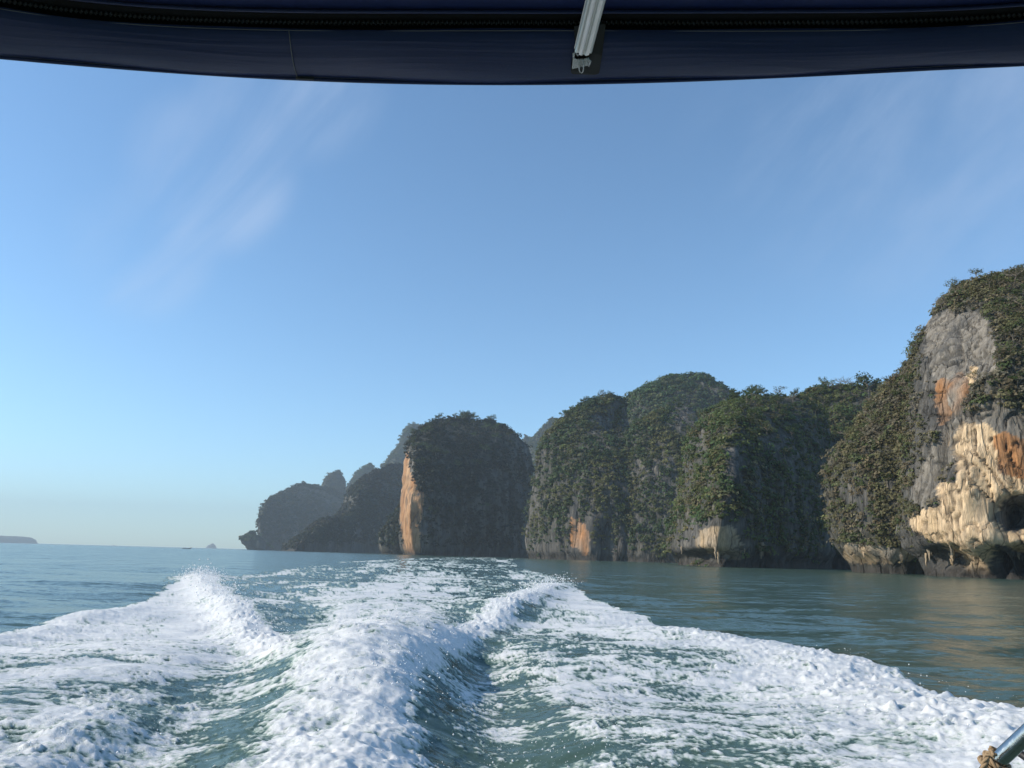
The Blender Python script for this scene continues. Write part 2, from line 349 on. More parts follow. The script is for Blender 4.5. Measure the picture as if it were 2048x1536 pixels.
def build_sea():
    inv = np.linspace(1 / 6.6, 1 / 105.0, 470); near = 1 / inv
    far = np.geomspace(105, 16000, 120)[1:]
    inner = np.array([0.4, 1.2, 2.2, 3.4, 4.6, 5.7])
    rho = np.concatenate([inner, near, far]); nr = len(rho)
    dense = np.radians(np.linspace(-39, 39, 1120)); side = np.radians(np.linspace(39, 321, 72))[1:-1]
    phi = np.concatenate([dense, side]); na = len(phi)
    R, P = np.meshgrid(rho, phi, indexing='ij')
    X = (R * np.sin(P)).astype(np.float32).ravel(); Y = (R * np.cos(P)).astype(np.float32).ravel(); R = R.ravel().astype(np.float32)
    drho = np.gradient(rho); dphi = np.abs(np.gradient(np.unwrap(phi)))
    cell = np.maximum(np.repeat(drho, na), (np.repeat(rho, na) * np.tile(np.where(np.abs(phi) < .7, .0013, .07), nr))).astype(np.float32)
    front = Y > 2.0
    H = np.zeros_like(X)
    dens = np.zeros_like(X); lump = np.zeros_like(X)
    idx = np.nonzero(front & (R < 3000))[0]
    xs, ys = X[idx], Y[idx]
    H[idx] = wake_height(xs, ys)
    dens[idx], lump[idx] = wake_foam(xs, ys)
    # ambient chop, each octave faded where the grid cannot carry it
    for lam, amp, st, a, s in ((13, .16, .5, .35, 2), (9, .15, .45, .25, 3), (4.2, .13, .4, -.15, 4), (2.0, .085, .42, .2, 5), (0.95, .045, .45, -.3, 6), (0.45, .020, .5, .1, 7)):
        wgt = np.clip(lam / (2.5 * cell) - 0.5, 0, 1); k = np.nonzero(wgt > 0.01)[0]
        x2 = X[k] * math.cos(a) + Y[k] * math.sin(a); y2 = -X[k] * math.sin(a) + Y[k] * math.cos(a)
        n = p2(x2 / lam * st, y2 / lam, s)
        H[k] += amp * wgt[k] * (n - 0.35 * np.abs(n)) * 1.2
    # foam break-up: streaks drawn out sideways, threshold by density
    k = np.nonzero(dens > 0.02)[0]; xs, ys, dn, lp = X[k], Y[k], dens[k], lump[k]
    far_s = 1 + np.clip(ys - 25, 0, 400) / 45
    wx = xs + 0.35 * p2(xs * .8, ys * .8, 8); wy = ys + 0.30 * p2(xs * .7, ys * .9, 9)
    tilt = 0.18 * np.sign(xs - wake_axis(ys))
    yy = wy + tilt * wx
    def lace(lam, sd, st=.62):
        """thin bright filaments with holes between, as foam breaks up"""
        q = p2(wx * st / lam / far_s, yy / lam / far_s, sd); return q
    n = 0.26 * lace(2.2, 10, .5) + 0.24 * lace(.95, 11, .55) + 0.24 * lace(.42, 12) + 0.24 * lace(.2, 13, .75) + 0.28 * lace(.10, 17, .85) + .20 * lace(.055, 18, .9)
    holes = np.abs(lace(.75, 35, .6)) * .5 + np.abs(lace(.33, 36, .65)) * .5
    n = n + .38 * (holes - .22) * -1.0 + .02
    iso = 0.24 * p2(xs * 1.1, ys * 1.1, 14) + 0.24 * p2(xs * 2.8, ys * 2.8, 15) + .26 * p2(xs * 6.5, ys * 6.5, 16) + .22 * p2(xs * 13, ys * 13, 19)
    n = lerp(n, iso, np.clip(lp * .8, 0, 1) * np.clip(1.4 - ys / 40, 0, 1))
    fo = np.clip(n * 2.15 + (dn - 0.5) * 1.95 + 0.5, 0, 1) * sm(0.02, 0.2, dn)
    foam = np.zeros_like(X); foam[k] = fo
    # foam stands proud and is billowy
    cl = cell[k]
    def oc(lam, s, st=1.0):
        wgt = np.clip(lam / (2.0 * cl) - 0.4, 0, 1)
        q = p2(xs / lam * st, ys / lam, s); return wgt * (1 - 2.0 * np.abs(q))
    def pk(lam, s):
        wgt = np.clip(lam / (2.0 * cl) - 0.4, 0, 1); return wgt * p2(xs / lam, ys / lam, s)
    bill = 0.08 * pk(1.4, 20) + 0.040 * (oc(0.62, 21, .75) - .3) + 0.026 * (oc(0.30, 22, .8) - .3) + 0.022 * pk(0.14, 23) + 0.014 * pk(0.07, 24)
    big = 0.13 * pk(1.2, 25) + 0.055 * pk(.55, 26) + 0.034 * pk(.27, 27) + 0.024 * pk(.13, 28) + .016 * pk(.065, 29)
    mound = np.exp(-((xs - wake_axis(ys)) / 2.0) ** 2) * (ys < 40)
    H[k] += (0.03 * fo * np.clip(.25 / cl, 0, 1) + fo * (0.32 + 0.46 * lp) * bill + lp * mound * big * 0.58)
    # pointed whitecaps in the whipped foam
    sp = np.clip(p2(xs * 2.6, ys * 3.4, 30) - 0.25, 0, 1) + .7 * np.clip(p2(xs * 5.2, ys * 6.2, 31) - .22, 0, 1); H[k] += 0.19 * sp * lp * fo * (1 - mound) * np.clip(.3 / cl, 0, 1)
    H = np.where(R > 1500, 0, H)
    V = np.stack([X, Y, H], 1)
    i = np.arange(nr - 1)[:, None] * na; j = np.arange(na)[None, :]; j2 = (j + 1) % na
    q = np.stack([i + j, i + j2, i + na + j2, i + na + j], -1).reshape(-1, 4)[:, ::-1]
    sea = np_mesh("sea", V, q, M_SEA, attrs={'foam': foam})
    tag(sea, "teal sea water churned into a white foaming wake behind the boat", None, kind='structure')
    return sea
SEA = build_sea()

# ------------------------------------------------------------------ karst hills
class Hill:
    """a limestone hill made of one or more towers; collects the mesh of its rock and the seeds of its plants"""
    def __init__(s): s.V = []; s.Q = []; s.col = []; s.n = 0; s.seeds = []

def edge_sz(pts, o, r, f, D):
    """pixel outline -> (sideways, height) on the vertical plane D metres off along f"""
    pts = np.array(pts, float); d = ray(pts[:, 0], pts[:, 1]); t = D / (d[:, :2] @ f[:2])
    P = CAM + d * t[:, None]; return (P[:, :2] - CAM[:2]) @ r[:2], P[:, 2]

GREY = np.array([0.155, 0.145, 0.128]); DARK = np.array([0.050, 0.052, 0.052]); PALE = np.array([0.30, 0.27, 0.225])
CREAM = np.array([0.68, 0.50, 0.305]); ORANGE = np.array([0.44, 0.215, 0.09]); BROWN = np.array([0.19, 0.13, 0.085])

def tower(hill, left, right, D, depth, apex=0.0, pw=2.0, seed=0, px=1.1, lump=0.08, flute=0.02, under=0.0, under_h=6.0, stains_shade=(), bare=(), bumps=(), veg=0.9, sq=0.65, roof=0.05, drop=4.5, topp=3.0, crack=0.0, strips=.75):
    uc = 0.5 * (left[0][0] + right[0][0]); dc = ray(uc, 1100); f = np.array([dc[0], dc[1], 0]); f /= np.linalg.norm(f); r = np.array([f[1], -f[0], 0])
    D0 = D * 1.0
    sl_, zl = edge_sz(left, CAM, r, f, D0); sr_, zr = edge_sz(right, CAM, r, f, D0)
    zl[0] = min(zl[0], 0); zr[0] = min(zr[0], 0); zl = np.maximum.accumulate(zl + np.arange(len(zl)) * 1e-3); zr = np.maximum.accumulate(zr + np.arange(len(zr)) * 1e-3)
    mpp0 = D0 / (F / 2); zm = max(zl[-1], zr[-1]); zl = np.where(zl > 0, zl * (zm - drop * mpp0) / zm, zl); zr = np.where(zr > 0, zr * (zm - drop * mpp0) / zm, zr)
    ztop = max(zl[-1], zr[-1]); mpp = D0 / (F / 2)          # metres per render pixel
    wmax = (np.interp(0, zr, sr_) - np.interp(0, zl, sl_))
    nz = int(max(24, ztop / (mpp * px))); nf = int(max(24, abs(wmax) / (mpp * px)))
    zs = np.concatenate([[-4.0], np.linspace(0, ztop, nz)])
    e = np.linspace(-1, 1, nf); e = np.sign(e) * (1 - (1 - np.abs(e)) ** 1.35)     # denser towards the silhouettes
    nb = max(10, nf // 6); eb = np.cos(np.linspace(0, math.pi, nb + 2)[1:-1])
    xl = np.interp(zs, zl, sl_); xr = np.interp(zs, zr, sr_); wd = np.maximum(xr - xl, mpp * 2); cx = 0.5 * (xl + xr)
    dep = depth * (wd / wd.max()) ** sq * (1 - .88 * np.clip(zs / ztop, 0, 1) ** topp)
    rows = []
    ta = np.where(e < apex, (apex - e) / (1 + apex), (e - apex) / (1 - apex)); yf = -(1 - np.clip(ta, 0, 1) ** pw) ** (1 / pw)
    yb = np.sqrt(np.clip(1 - eb ** 2, 0, 1)) * 0.9
    E = np.concatenate([e, eb]); YY = np.concatenate([yf, yb]); na = len(E)
    nroof = 14
    S = cx[:, None] + 0.5 * wd[:, None] * E[None]; T = dep[:, None] * YY[None]; Z = np.repeat(zs[:, None], na, 1)
    cap_w = 0.5 * wd[-1]; rise = roof * min(cap_w, 40)
    for k in range(1, nroof + 1):
        q = 1 - k / nroof if k < nroof else 0.015
        S = np.vstack([S, cx[-1] + cap_w * E * q]); T = np.vstack([T, dep[-1] * YY * q]); Z = np.vstack([Z, np.full(na, ztop + rise * (1 - q * q))])
    base = CAM.copy(); base[2] = 0
    fwd = D0 + T
    P = base + S[..., None] * r + fwd[..., None] * f; P[..., 2] = Z
    # outward normals from the grid
    def normals(P):
        du = np.roll(P, -1, 1) - np.roll(P, 1, 1); dv = np.gradient(P, axis=0); n = np.cross(du, dv); n /= (np.linalg.norm(n, axis=2, keepdims=True) + 1e-9)
        return n
    nrm = normals(P)
    u, v = to_px(P)
    L = min(abs(wmax), ztop * 1.6)
    x, y, z = P[..., 0], P[..., 1], P[..., 2]
    d = lump * L * (0.6 * p3(x / (L * .33), y / (L * .33), z / (L * .42), seed) + 0.38 * p3(x / (L * .15), y / (L * .15), z / (L * .24), seed + 1) + 0.22 * p3(x / (L * .07), y / (L * .07), z / (L * .10), seed + 2))
    fl = 7 * mpp
    fn = p3(x / fl, y / fl, z / (fl * 6), seed + 3); fn2 = p3(x / (fl * .45), y / (fl * .45), z / (fl * 3), seed + 4)
    ridge = (1 - 2 * np.abs(fn)) * .6 + (1 - 2 * np.abs(fn2)) * .35
    blob = p3(x / (mpp * 5), y / (mpp * 5), z / (mpp * 6), seed + 5)
    d += flute * L * ridge + (0.006 if not crack else 0.0012) * L * blob
    cr_ = np.zeros_like(d)
    if crack:
        sk = z * .35 + x * .0                                    # bedding and joints lean
        c1 = np.abs(p3((x + sk) / (mpp * 15), y / (mpp * 15), z / (mpp * 52), seed + 20)); c2 = np.abs(p3((x - sk * .6) / (mpp * 8), y / (mpp * 8), z / (mpp * 26), seed + 21))
        cr_ = np.maximum(1 - c1 / .07, 0) + .8 * np.maximum(1 - c2 / .08, 0); d -= crack * 1.3 * np.clip(cr_, 0, 1)
        d += crack * (.3 * p3(x / (mpp * 6), y / (mpp * 6), z / (mpp * 34), seed + 22) + .3 * p3(x / (mpp * 2.6), y / (mpp * 2.6), z / (mpp * 16), seed + 23))
        d += crack * .9 * np.round(4 * (p3((x + sk * .5) / (mpp * 13), y / (mpp * 13), z / (mpp * 40), seed + 24) + .3 * p3(x / (mpp * 5), y / (mpp * 5), z / (mpp * 34), seed + 25))) / 4
    fade_top = sm(-4, 3, z)
    for (bu, bv, ru, rv, amt) in bumps:
        d += amt * np.exp(-(((u - bu) / ru) ** 2 + ((v - bv) / rv) ** 2) ** 1.5)
    d -= under * (1 - sm(0.15, 1.0, np.abs(z) / under_h)) * (0.8 + 0.6 * p3(x / (mpp * 9), y / (mpp * 9), z * 0, seed + 6))
    hor = nrm.copy(); hor[..., 2] *= 0.35
    P = P + hor * d[..., None]
    P[..., 2] = np.where(Z <= -3.9, -4, P[..., 2])
    nrm = normals(P)
    u, v = to_px(P); x, y, z = P[..., 0], P[..., 1], P[..., 2]
    # albedo
    st = p3(x / (mpp * 3), y / (mpp * 3), z / (mpp * 26), seed + 7); st2 = p3(x / (mpp * 9), y / (mpp * 9), z / (mpp * 40), seed + 8); bl = p3(x / (mpp * 18), y / (mpp * 18), z / (mpp * 18), seed + 9)
    a = np.clip(0.45 + 0.55 * st + 0.35 * st2, 0, 1)[..., None]
    col = lerp(DARK * 1.3, GREY, a); col = lerp(col, PALE, np.clip(st * 1.2 - .35 + .4 * bl, 0, .8)[..., None])
    jit_u = 5 * p3(x / (mpp * 6), y / (mpp * 6), z / (mpp * 8), seed + 10) + 4 * st; jit_v = 8 * p3(x / (mpp * 7), y / (mpp * 7), z / (mpp * 12), seed + 11)
    vg = np.full(u.shape, veg)
    vmask = np.ones(u.shape)
    for poly, c1, c2, streak in stains_shade:
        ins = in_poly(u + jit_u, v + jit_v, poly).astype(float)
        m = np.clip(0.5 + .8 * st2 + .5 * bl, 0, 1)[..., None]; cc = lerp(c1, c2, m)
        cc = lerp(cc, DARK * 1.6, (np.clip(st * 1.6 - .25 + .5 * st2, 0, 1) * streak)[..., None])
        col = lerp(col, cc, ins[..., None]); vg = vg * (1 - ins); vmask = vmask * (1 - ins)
    for poly, amt in bare:
        ins = (in_poly(u + jit_u * 1.3, v + jit_v * 1.3, poly).astype(float) + in_poly(u - jit_u * 3.2, v + jit_v * 2.6, poly) + in_poly(u + jit_v * 2.2, v - jit_u * 4.0, poly)) / 3
        vg = vg * (1 - amt * ins); vmask = np.minimum(vmask, 1 - amt * ins)
    vs_ = p3(x / (mpp * 6), y / (mpp * 6), z / (mpp * 46), seed + 30) + .5 * p3(x / (mpp * 2.8), y / (mpp * 2.8), z / (mpp * 22), seed + 31)
    steep = 1 - np.clip(nrm[..., 2] * 2.2 - .4, 0, 1); vg = vg * (1 - strips * steep * sm(-.10, .30, vs_))
    col = lerp(col, DARK * .9, (np.clip(cr_, 0, 1) * .75)[..., None])
    # soil and litter under the scrub
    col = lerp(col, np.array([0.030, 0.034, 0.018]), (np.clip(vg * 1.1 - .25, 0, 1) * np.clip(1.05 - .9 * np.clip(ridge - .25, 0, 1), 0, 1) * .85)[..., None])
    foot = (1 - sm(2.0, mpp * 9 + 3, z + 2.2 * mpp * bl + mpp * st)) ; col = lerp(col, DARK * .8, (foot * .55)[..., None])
    # tide line: dark wet rock at the foot
    wet = 1 - sm(1.2, 2.6 + mpp * 2, z + .8 * bl); col = lerp(col, np.array([0.055, 0.05, 0.045]), (wet * .8)[..., None])
    vg = vg * sm(2 + mpp * 3, 5 + mpp * 9, z + mpp * 5 * bl)
    vg = vg * np.clip(1.25 - 1.3 * np.clip(ridge - .2, 0, 1) * np.clip(1 - nrm[..., 2] * 2, 0, 1), 0, 1)
    vg = np.where((nrm[..., 2] > 0.5) & (vmask > .9), np.maximum(vg, 0.9), vg)
    nrow = P.shape[0]
    i = np.arange(nrow - 1)[:, None] * na; j = np.arange(na)[None]; j2 = (j + 1) % na
    q = np.stack([i + j, i + j2, i + na + j2, i + na + j], -1).reshape(-1, 4)
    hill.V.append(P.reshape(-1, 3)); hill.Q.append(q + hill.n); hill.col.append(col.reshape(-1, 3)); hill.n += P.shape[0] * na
    # plant seeds: cells weighted by the area they show
    c = P[:-1, :nf - 1]; cu = np.stack(to_px(c), -1) / 2; c2_ = np.stack(to_px(P[1:, 1:nf]), -1) / 2
    view = (P[:-1, :nf - 1] - CAM); view /= np.linalg.norm(view, axis=2, keepdims=True)
    facing = -(view * nrm[:-1, :nf - 1]).sum(2)
    wgt = np.abs((c2_ - cu)[..., 0] * (c2_ - cu)[..., 1]) * (facing > -0.05) * vg[:-1, :nf - 1]
    wgt = np.where((nrm[:-1, :nf - 1, 2] > .6) & (vmask[:-1, :nf - 1] > .9), np.maximum(wgt, .12 * vg[:-1, :nf - 1]), wgt)
    inframe = (cu[..., 0] > -60) & (cu[..., 0] < 1090); wgt = wgt * inframe
    hill.seeds.append((P[:-1, :nf - 1].reshape(-1, 3), nrm[:-1, :nf - 1].reshape(-1, 3), wgt.ravel(), mpp))

# bush template: unit clump of leaf triangles
def clump_leaves(n, rng):
    d = rng.normal(size=(n, 3)); d /= np.linalg.norm(d, axis=1, keepdims=True); d[:, 2] = np.abs(d[:, 2]) * 1.0 - 0.25 * (rng.random(n) < .5)
    rad = 0.55 + 0.5 * rng.random(n); return d * rad[:, None], d

PAL = {'olive': [(0.098, 0.120, 0.037), (0.134, 0.137, 0.051), (0.076, 0.107, 0.037), (0.144, 0.120, 0.063), (0.120, 0.122, 0.056), (0.063, 0.095, 0.034)],
       'green': [(0.061, 0.098, 0.037), (0.083, 0.120, 0.041), (0.051, 0.083, 0.034), (0.107, 0.115, 0.051), (0.076, 0.098, 0.046)],
       'dry': [(0.152, 0.137, 0.071), (0.137, 0.140, 0.061), (0.173, 0.144, 0.090), (0.112, 0.127, 0.051), (0.161, 0.127, 0.076), (0.093, 0.120, 0.044), (0.171, 0.151, 0.105)]}

def plants(hill, cover, palettes, leaf_px=1.7, r_px=(2.5, 7), per=44, seed=0, col_scale=1.0):
    rng = np.random.default_rng(100 + seed)
    Vs, Fs, Cs, n0 = [], [], [], 0
    for (P, nr, wg, mpp) in hill.seeds:
        tot = wg.sum()
        if tot <= 0: continue
        q = np.random.default_rng(1).random(4000); rq = r_px[0] + (r_px[1] - r_px[0]) * q ** 2.6; rms2 = (rq ** 2).mean(); nb = int(cover * tot / (math.pi * rms2 * .8))
        pick = rng.choice(len(P), nb, p=wg / tot)
        rpx = r_px[0] + (r_px[1] - r_px[0]) * rng.random(nb) ** 2.6; rr = rpx * mpp
        ctr = P[pick] + nr[pick] * (rr * 0.25)[:, None] + rng.normal(size=(nb, 3)) * mpp * .8
        # palette patches follow a broad noise so colours come in drifts
        pn = p3(ctr[:, 0] / (mpp * 26), ctr[:, 1] / (mpp * 26), ctr[:, 2] / (mpp * 26), seed + 40) * 1.3 + 0.5 + rng.normal(size=nb) * .16
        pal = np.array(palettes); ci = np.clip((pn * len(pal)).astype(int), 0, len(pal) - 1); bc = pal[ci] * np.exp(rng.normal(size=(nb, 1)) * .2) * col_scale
        d, dn = clump_leaves(nb * per, rng); d = d.reshape(nb, per, 3); dn = dn.reshape(nb, per, 3)
        sc = np.stack([rr, rr, rr * .85], 1)[:, None]
        pos = ctr[:, None] + d * sc
        # leaf triangle in a plane loosely facing outwards
        nn = dn * .6 + nr[pick][:, None] * .55 + rng.normal(size=dn.shape) * .42; nn[..., 2] += .3; nn /= np.linalg.norm(nn, axis=2, keepdims=True)
        t1 = np.cross(nn, rng.normal(size=nn.shape)); t1 /= np.linalg.norm(t1, axis=2, keepdims=True) + 1e-9; t2 = np.cross(nn, t1)
        ls = (leaf_px * mpp * (0.6 + .8 * rng.random((nb, per))) * (.62 + .38 * rpx / rpx.mean())[:, None])[..., None]
        a = pos + t1 * ls; b_ = pos - t1 * ls * .6 + t2 * ls * .8; c_ = pos - t1 * ls * .6 - t2 * ls * .8
        Vt = np.stack([a, b_, c_], 2).reshape(-1, 3); nt_ = nb * per
        lc = bc[:, None] * np.exp(rng.normal(size=(nb, per, 1)) * .14)
        Cs.append(np.repeat(lc.reshape(-1, 3), 3, 0)); Vs.append(Vt); Fs.append(np.arange(nt_ * 3).reshape(-1, 3) + n0); n0 += nt_ * 3
    return np.concatenate(Vs), np.concatenate(Fs), np.concatenate(Cs)

def finish_hill(hill, name, label, material, cover, palettes, plant_label, seed, **kw):
    V = np.concatenate(hill.V)
    o = np_mesh(name, V, np.concatenate(hill.Q), material, attrs={'albedo': np.concatenate(hill.col)})
    tag(o, label, kind='structure')
    if cover:
        PV, PF, PC = plants(hill, cover, palettes, seed=seed, **kw)
        p = np_mesh("undergrowth", PV, PF, M_LEAF, attrs={'albedo': PC}, smooth=False)
        tag(p, plant_label, kind='stuff')
    return o

NTRI = 0
# --- L: tall near cliff on the right
hl = Hill()
tower(hl, [(1690, 1142), (1684, 1125), (1668, 1092), (1658, 1060), (1651, 1000), (1649, 950), (1660, 915), (1684, 888), (1708, 858), (1724, 830), (1750, 790), (1775, 762), (1803, 732), (1822, 712)],
      [(1930, 1148), (1935, 1000), (1925, 900), (1910, 820), (1895, 760), (1870, 712)], 335, 38, apex=0.1, seed=1, lump=.05, flute=.012, under=4.0, under_h=9, veg=.97,
      stains_shade=[([(1690, 1085), (1720, 1090), (1780, 1095), (1830, 1085), (1850, 1100), (1820, 1125), (1700, 1128), (1685, 1120)], PALE, CREAM * .8, .5)],
      bare=[([(1690, 980), (1740, 980), (1760, 1060), (1700, 1060)], .5)])
CREAM_POLY = [(1905, 870), (1925, 845), (1955, 850), (1968, 838), (1985, 855), (2010, 905), (2060, 900), (2120, 930), (2200, 980), (2200, 1120), (2060, 1112), (1990, 1085), (1975, 1140), (2000, 1150), (1940, 1150), (1925, 1110), (1880, 1090), (1825, 1060), (1818, 1035), (1850, 1020), (1880, 1010), (1872, 980), (1885, 965), (1915, 960)]
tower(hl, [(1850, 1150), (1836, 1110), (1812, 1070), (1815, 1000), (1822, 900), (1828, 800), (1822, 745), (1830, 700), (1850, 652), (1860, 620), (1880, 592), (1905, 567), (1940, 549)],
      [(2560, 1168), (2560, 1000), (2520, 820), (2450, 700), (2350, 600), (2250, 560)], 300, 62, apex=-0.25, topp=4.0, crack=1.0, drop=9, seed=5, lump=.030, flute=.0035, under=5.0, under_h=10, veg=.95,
      stains_shade=[([(1850, 640), (1885, 622), (1945, 622), (1978, 640), (1990, 690), (1995, 740), (1945, 765), (1880, 772), (1850, 720)], GREY * 1.25, PALE, .75),
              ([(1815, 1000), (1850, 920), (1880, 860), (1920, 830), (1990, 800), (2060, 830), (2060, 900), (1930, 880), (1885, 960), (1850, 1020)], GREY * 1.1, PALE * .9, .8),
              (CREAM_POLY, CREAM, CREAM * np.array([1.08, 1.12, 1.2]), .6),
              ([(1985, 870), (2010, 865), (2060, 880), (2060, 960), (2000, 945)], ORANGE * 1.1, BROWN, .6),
              ([(1992, 1030), (2004, 1004), (2030, 990), (2070, 985), (2080, 1050), (2040, 1066), (2005, 1062)], GREY * .75, GREY * 1.3, .5),  # alcove: its shade painted into the rock colour as darker grey
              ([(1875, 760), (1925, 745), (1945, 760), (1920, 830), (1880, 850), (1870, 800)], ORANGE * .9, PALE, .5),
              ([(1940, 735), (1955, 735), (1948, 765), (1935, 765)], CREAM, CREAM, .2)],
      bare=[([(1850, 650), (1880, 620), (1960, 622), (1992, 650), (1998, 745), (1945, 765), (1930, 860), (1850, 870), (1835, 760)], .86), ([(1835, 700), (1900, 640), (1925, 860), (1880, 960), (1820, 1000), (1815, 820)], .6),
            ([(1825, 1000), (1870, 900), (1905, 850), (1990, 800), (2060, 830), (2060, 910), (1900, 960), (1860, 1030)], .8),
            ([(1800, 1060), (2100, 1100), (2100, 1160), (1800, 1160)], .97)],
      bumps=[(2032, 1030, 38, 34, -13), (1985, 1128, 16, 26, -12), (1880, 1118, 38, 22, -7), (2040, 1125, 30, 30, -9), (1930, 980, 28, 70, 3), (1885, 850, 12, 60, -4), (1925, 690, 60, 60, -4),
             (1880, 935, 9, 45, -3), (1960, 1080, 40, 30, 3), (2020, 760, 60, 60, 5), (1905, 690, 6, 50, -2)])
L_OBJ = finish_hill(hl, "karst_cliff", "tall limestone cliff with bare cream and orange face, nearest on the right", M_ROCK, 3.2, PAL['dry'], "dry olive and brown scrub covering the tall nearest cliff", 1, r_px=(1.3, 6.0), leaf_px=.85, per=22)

# --- K: wooded cliff with a shaded bay
hk = Hill()
tower(hk, [(1350, 1127), (1342, 1105), (1345, 1060), (1360, 1000), (1366, 940), (1370, 890), (1390, 852), (1418, 818), (1452, 799), (1478, 790)],
      [(1665, 1137), (1672, 1000), (1668, 900), (1655, 840), (1635, 800), (1600, 786)], 540, 150, apex=-0.28, pw=1.35, seed=11, lump=.06, flute=.014, under=5, under_h=11, veg=.95,
      stains_shade=[([(1400, 1060), (1460, 1050), (1490, 1090), (1480, 1120), (1430, 1110), (1390, 1090)], PALE, CREAM * .75, .7)],
      bare=[([(1385, 1040), (1500, 1030), (1500, 1130), (1350, 1130), (1350, 1090)], .8), ([(1445, 900), (1475, 895), (1475, 985), (1450, 950)], .9), ([(1398, 855), (1420, 855), (1410, 905), (1392, 900)], .8), ([(1520, 870), (1575, 870), (1575, 920), (1530, 900)], .6)],
      bumps=[(1400, 1115, 40, 15, -8), (1460, 1118, 14, 12, -5), (1460, 930, 12, 50, 4)])
tower(hk, [(1560, 1138), (1560, 900), (1572, 820), (1600, 782), (1640, 770)], [(1880, 1140), (1880, 900), (1840, 800), (1800, 772), (1768, 763)], 620, 60, apex=0.0, seed=14, lump=.05, flute=.012, under=5, under_h=10, veg=.95)
K_OBJ = finish_hill(hk, "karst_cliff", "wooded limestone cliff with dark shaded bay, left of the tall nearest cliff", M_ROCK, 3.0, PAL['olive'], "olive green scrub covering the wooded cliff beside the dark bay", 2, r_px=(1.3, 6), leaf_px=.9, per=22)

# --- J: broad cliff with dome top
hj = Hill()
tower(hj, [(1062, 1114), (1058, 1080), (1060, 1050), (1064, 1000), (1066, 950), (1070, 905), (1086, 878), (1108, 850), (1128, 826), (1150, 810), (1172, 797), (1196, 788)],
      [(1345, 1124), (1340, 1000), (1320, 910), (1276, 850), (1274, 822), (1262, 800), (1240, 787)], 1010, 120, apex=0.3, pw=2.0, strips=.95, seed=21, lump=.05, flute=.012, under=4, under_h=10, veg=.9,
      stains_shade=[([(1142, 1035), (1160, 1035), (1178, 1075), (1180, 1105), (1165, 1108), (1140, 1085)], ORANGE * 1.1, PALE, .6)],
      bare=[([(1130, 1030), (1215, 1025), (1225, 1110), (1130, 1115)], .7), ([(1060, 1075), (1340, 1085), (1340, 1125), (1060, 1120)], .6), ([(1178, 830), (1200, 820), (1200, 865), (1180, 865)], .8)],
      bumps=[(1240, 838, 36, 30, -34), (1215, 1080, 18, 50, -12)])
tower(hj, [(1215, 1122), (1225, 1000), (1235, 930), (1248, 880), (1272, 845), (1302, 820), (1338, 807)],
      [(1440, 1130), (1430, 1000), (1415, 900), (1414, 860), (1402, 828), (1385, 812)], 960, 95, apex=0.25, pw=2.0, strips=.95, seed=25, lump=.05, flute=.016, under=4, under_h=10, veg=.86,
      bare=[([(1345, 810), (1385, 812), (1400, 850), (1370, 870), (1345, 840)], .9), ([(1270, 930), (1350, 910), (1350, 1010), (1280, 1020)], .55)])
J_OBJ = finish_hill(hj, "karst_cliff", "broad steep limestone cliff with green domed top, right of the shaded headland", M_ROCK_FAR, 2.9, PAL['green'] + PAL['olive'][:2], "dark green scrub clinging to the broad domed cliff", 3, r_px=(1.1, 4.5), leaf_px=.85, per=20)

hj3 = Hill()
tower(hj3, [(1200, 1120), (1230, 900), (1252, 805), (1262, 784), (1290, 770), (1318, 756), (1345, 745)], [(1560, 1128), (1500, 860), (1466, 800), (1462, 786), (1446, 770), (1424, 754), (1398, 744)], 1300, 130, apex=-0.1, seed=28, lump=.045, flute=.008, veg=.98)
finish_hill(hj3, "karst_hill", "rounded green hilltop rising behind the broad domed cliff", M_ROCK_FAR, 2.9, PAL['green'], "dark green forest on the rounded hilltop behind the domed cliff", 4, r_px=(1.1, 4.2), leaf_px=.85, per=20)

# --- H: headland pillar with the orange face
hh = Hill()
tower(hh, [(812, 1107), (806, 1080), (803, 1040), (804, 1000), (809, 960), (812, 925), (818, 892), (830, 868), (852, 848), (876, 836), (896, 831)],
      [(1070, 1114), (1064, 1000), (1063, 930), (1056, 890), (1038, 868), (1012, 848), (988, 836), (960, 833)], 1500, 230, apex=-0.74, pw=1.45, seed=31, lump=.035, flute=.010, under=3, under_h=10, veg=.97,
      stains_shade=[([(800, 905), (815, 900), (820, 940), (832, 970), (846, 985), (847, 1010), (838, 1050), (838, 1080), (840, 1108), (810, 1108), (800, 1040)], ORANGE * .85, lerp(ORANGE, CREAM, .45), 1.0)],
      bare=[([(838, 1040), (900, 1060), (905, 1110), (838, 1110)], .6)],
      bumps=[(826, 1000, 16, 75, -5)])
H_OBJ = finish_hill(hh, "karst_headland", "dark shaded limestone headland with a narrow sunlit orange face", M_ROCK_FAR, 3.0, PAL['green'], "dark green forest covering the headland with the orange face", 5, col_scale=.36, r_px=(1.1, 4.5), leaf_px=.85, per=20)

# --- G: small wooded hump beside the headland
hg = Hill()
tower(hg, [(763, 1105), (758, 1090), (759, 1072), (768, 1052), (782, 1030), (798, 1010)], [(850, 1108), (845, 1050), (830, 1010), (815, 1003)], 1650, 60, seed=36, lump=.06, flute=.01, under=3, veg=.97)
finish_hill(hg, "karst_hump", "small wooded rock hump at the left foot of the orange faced headland", M_ROCK_FAR, 2.9, PAL['green'], "green scrub on the small hump beside the orange face", 6, col_scale=.36, r_px=(1.6, 4), leaf_px=1.2, per=30)

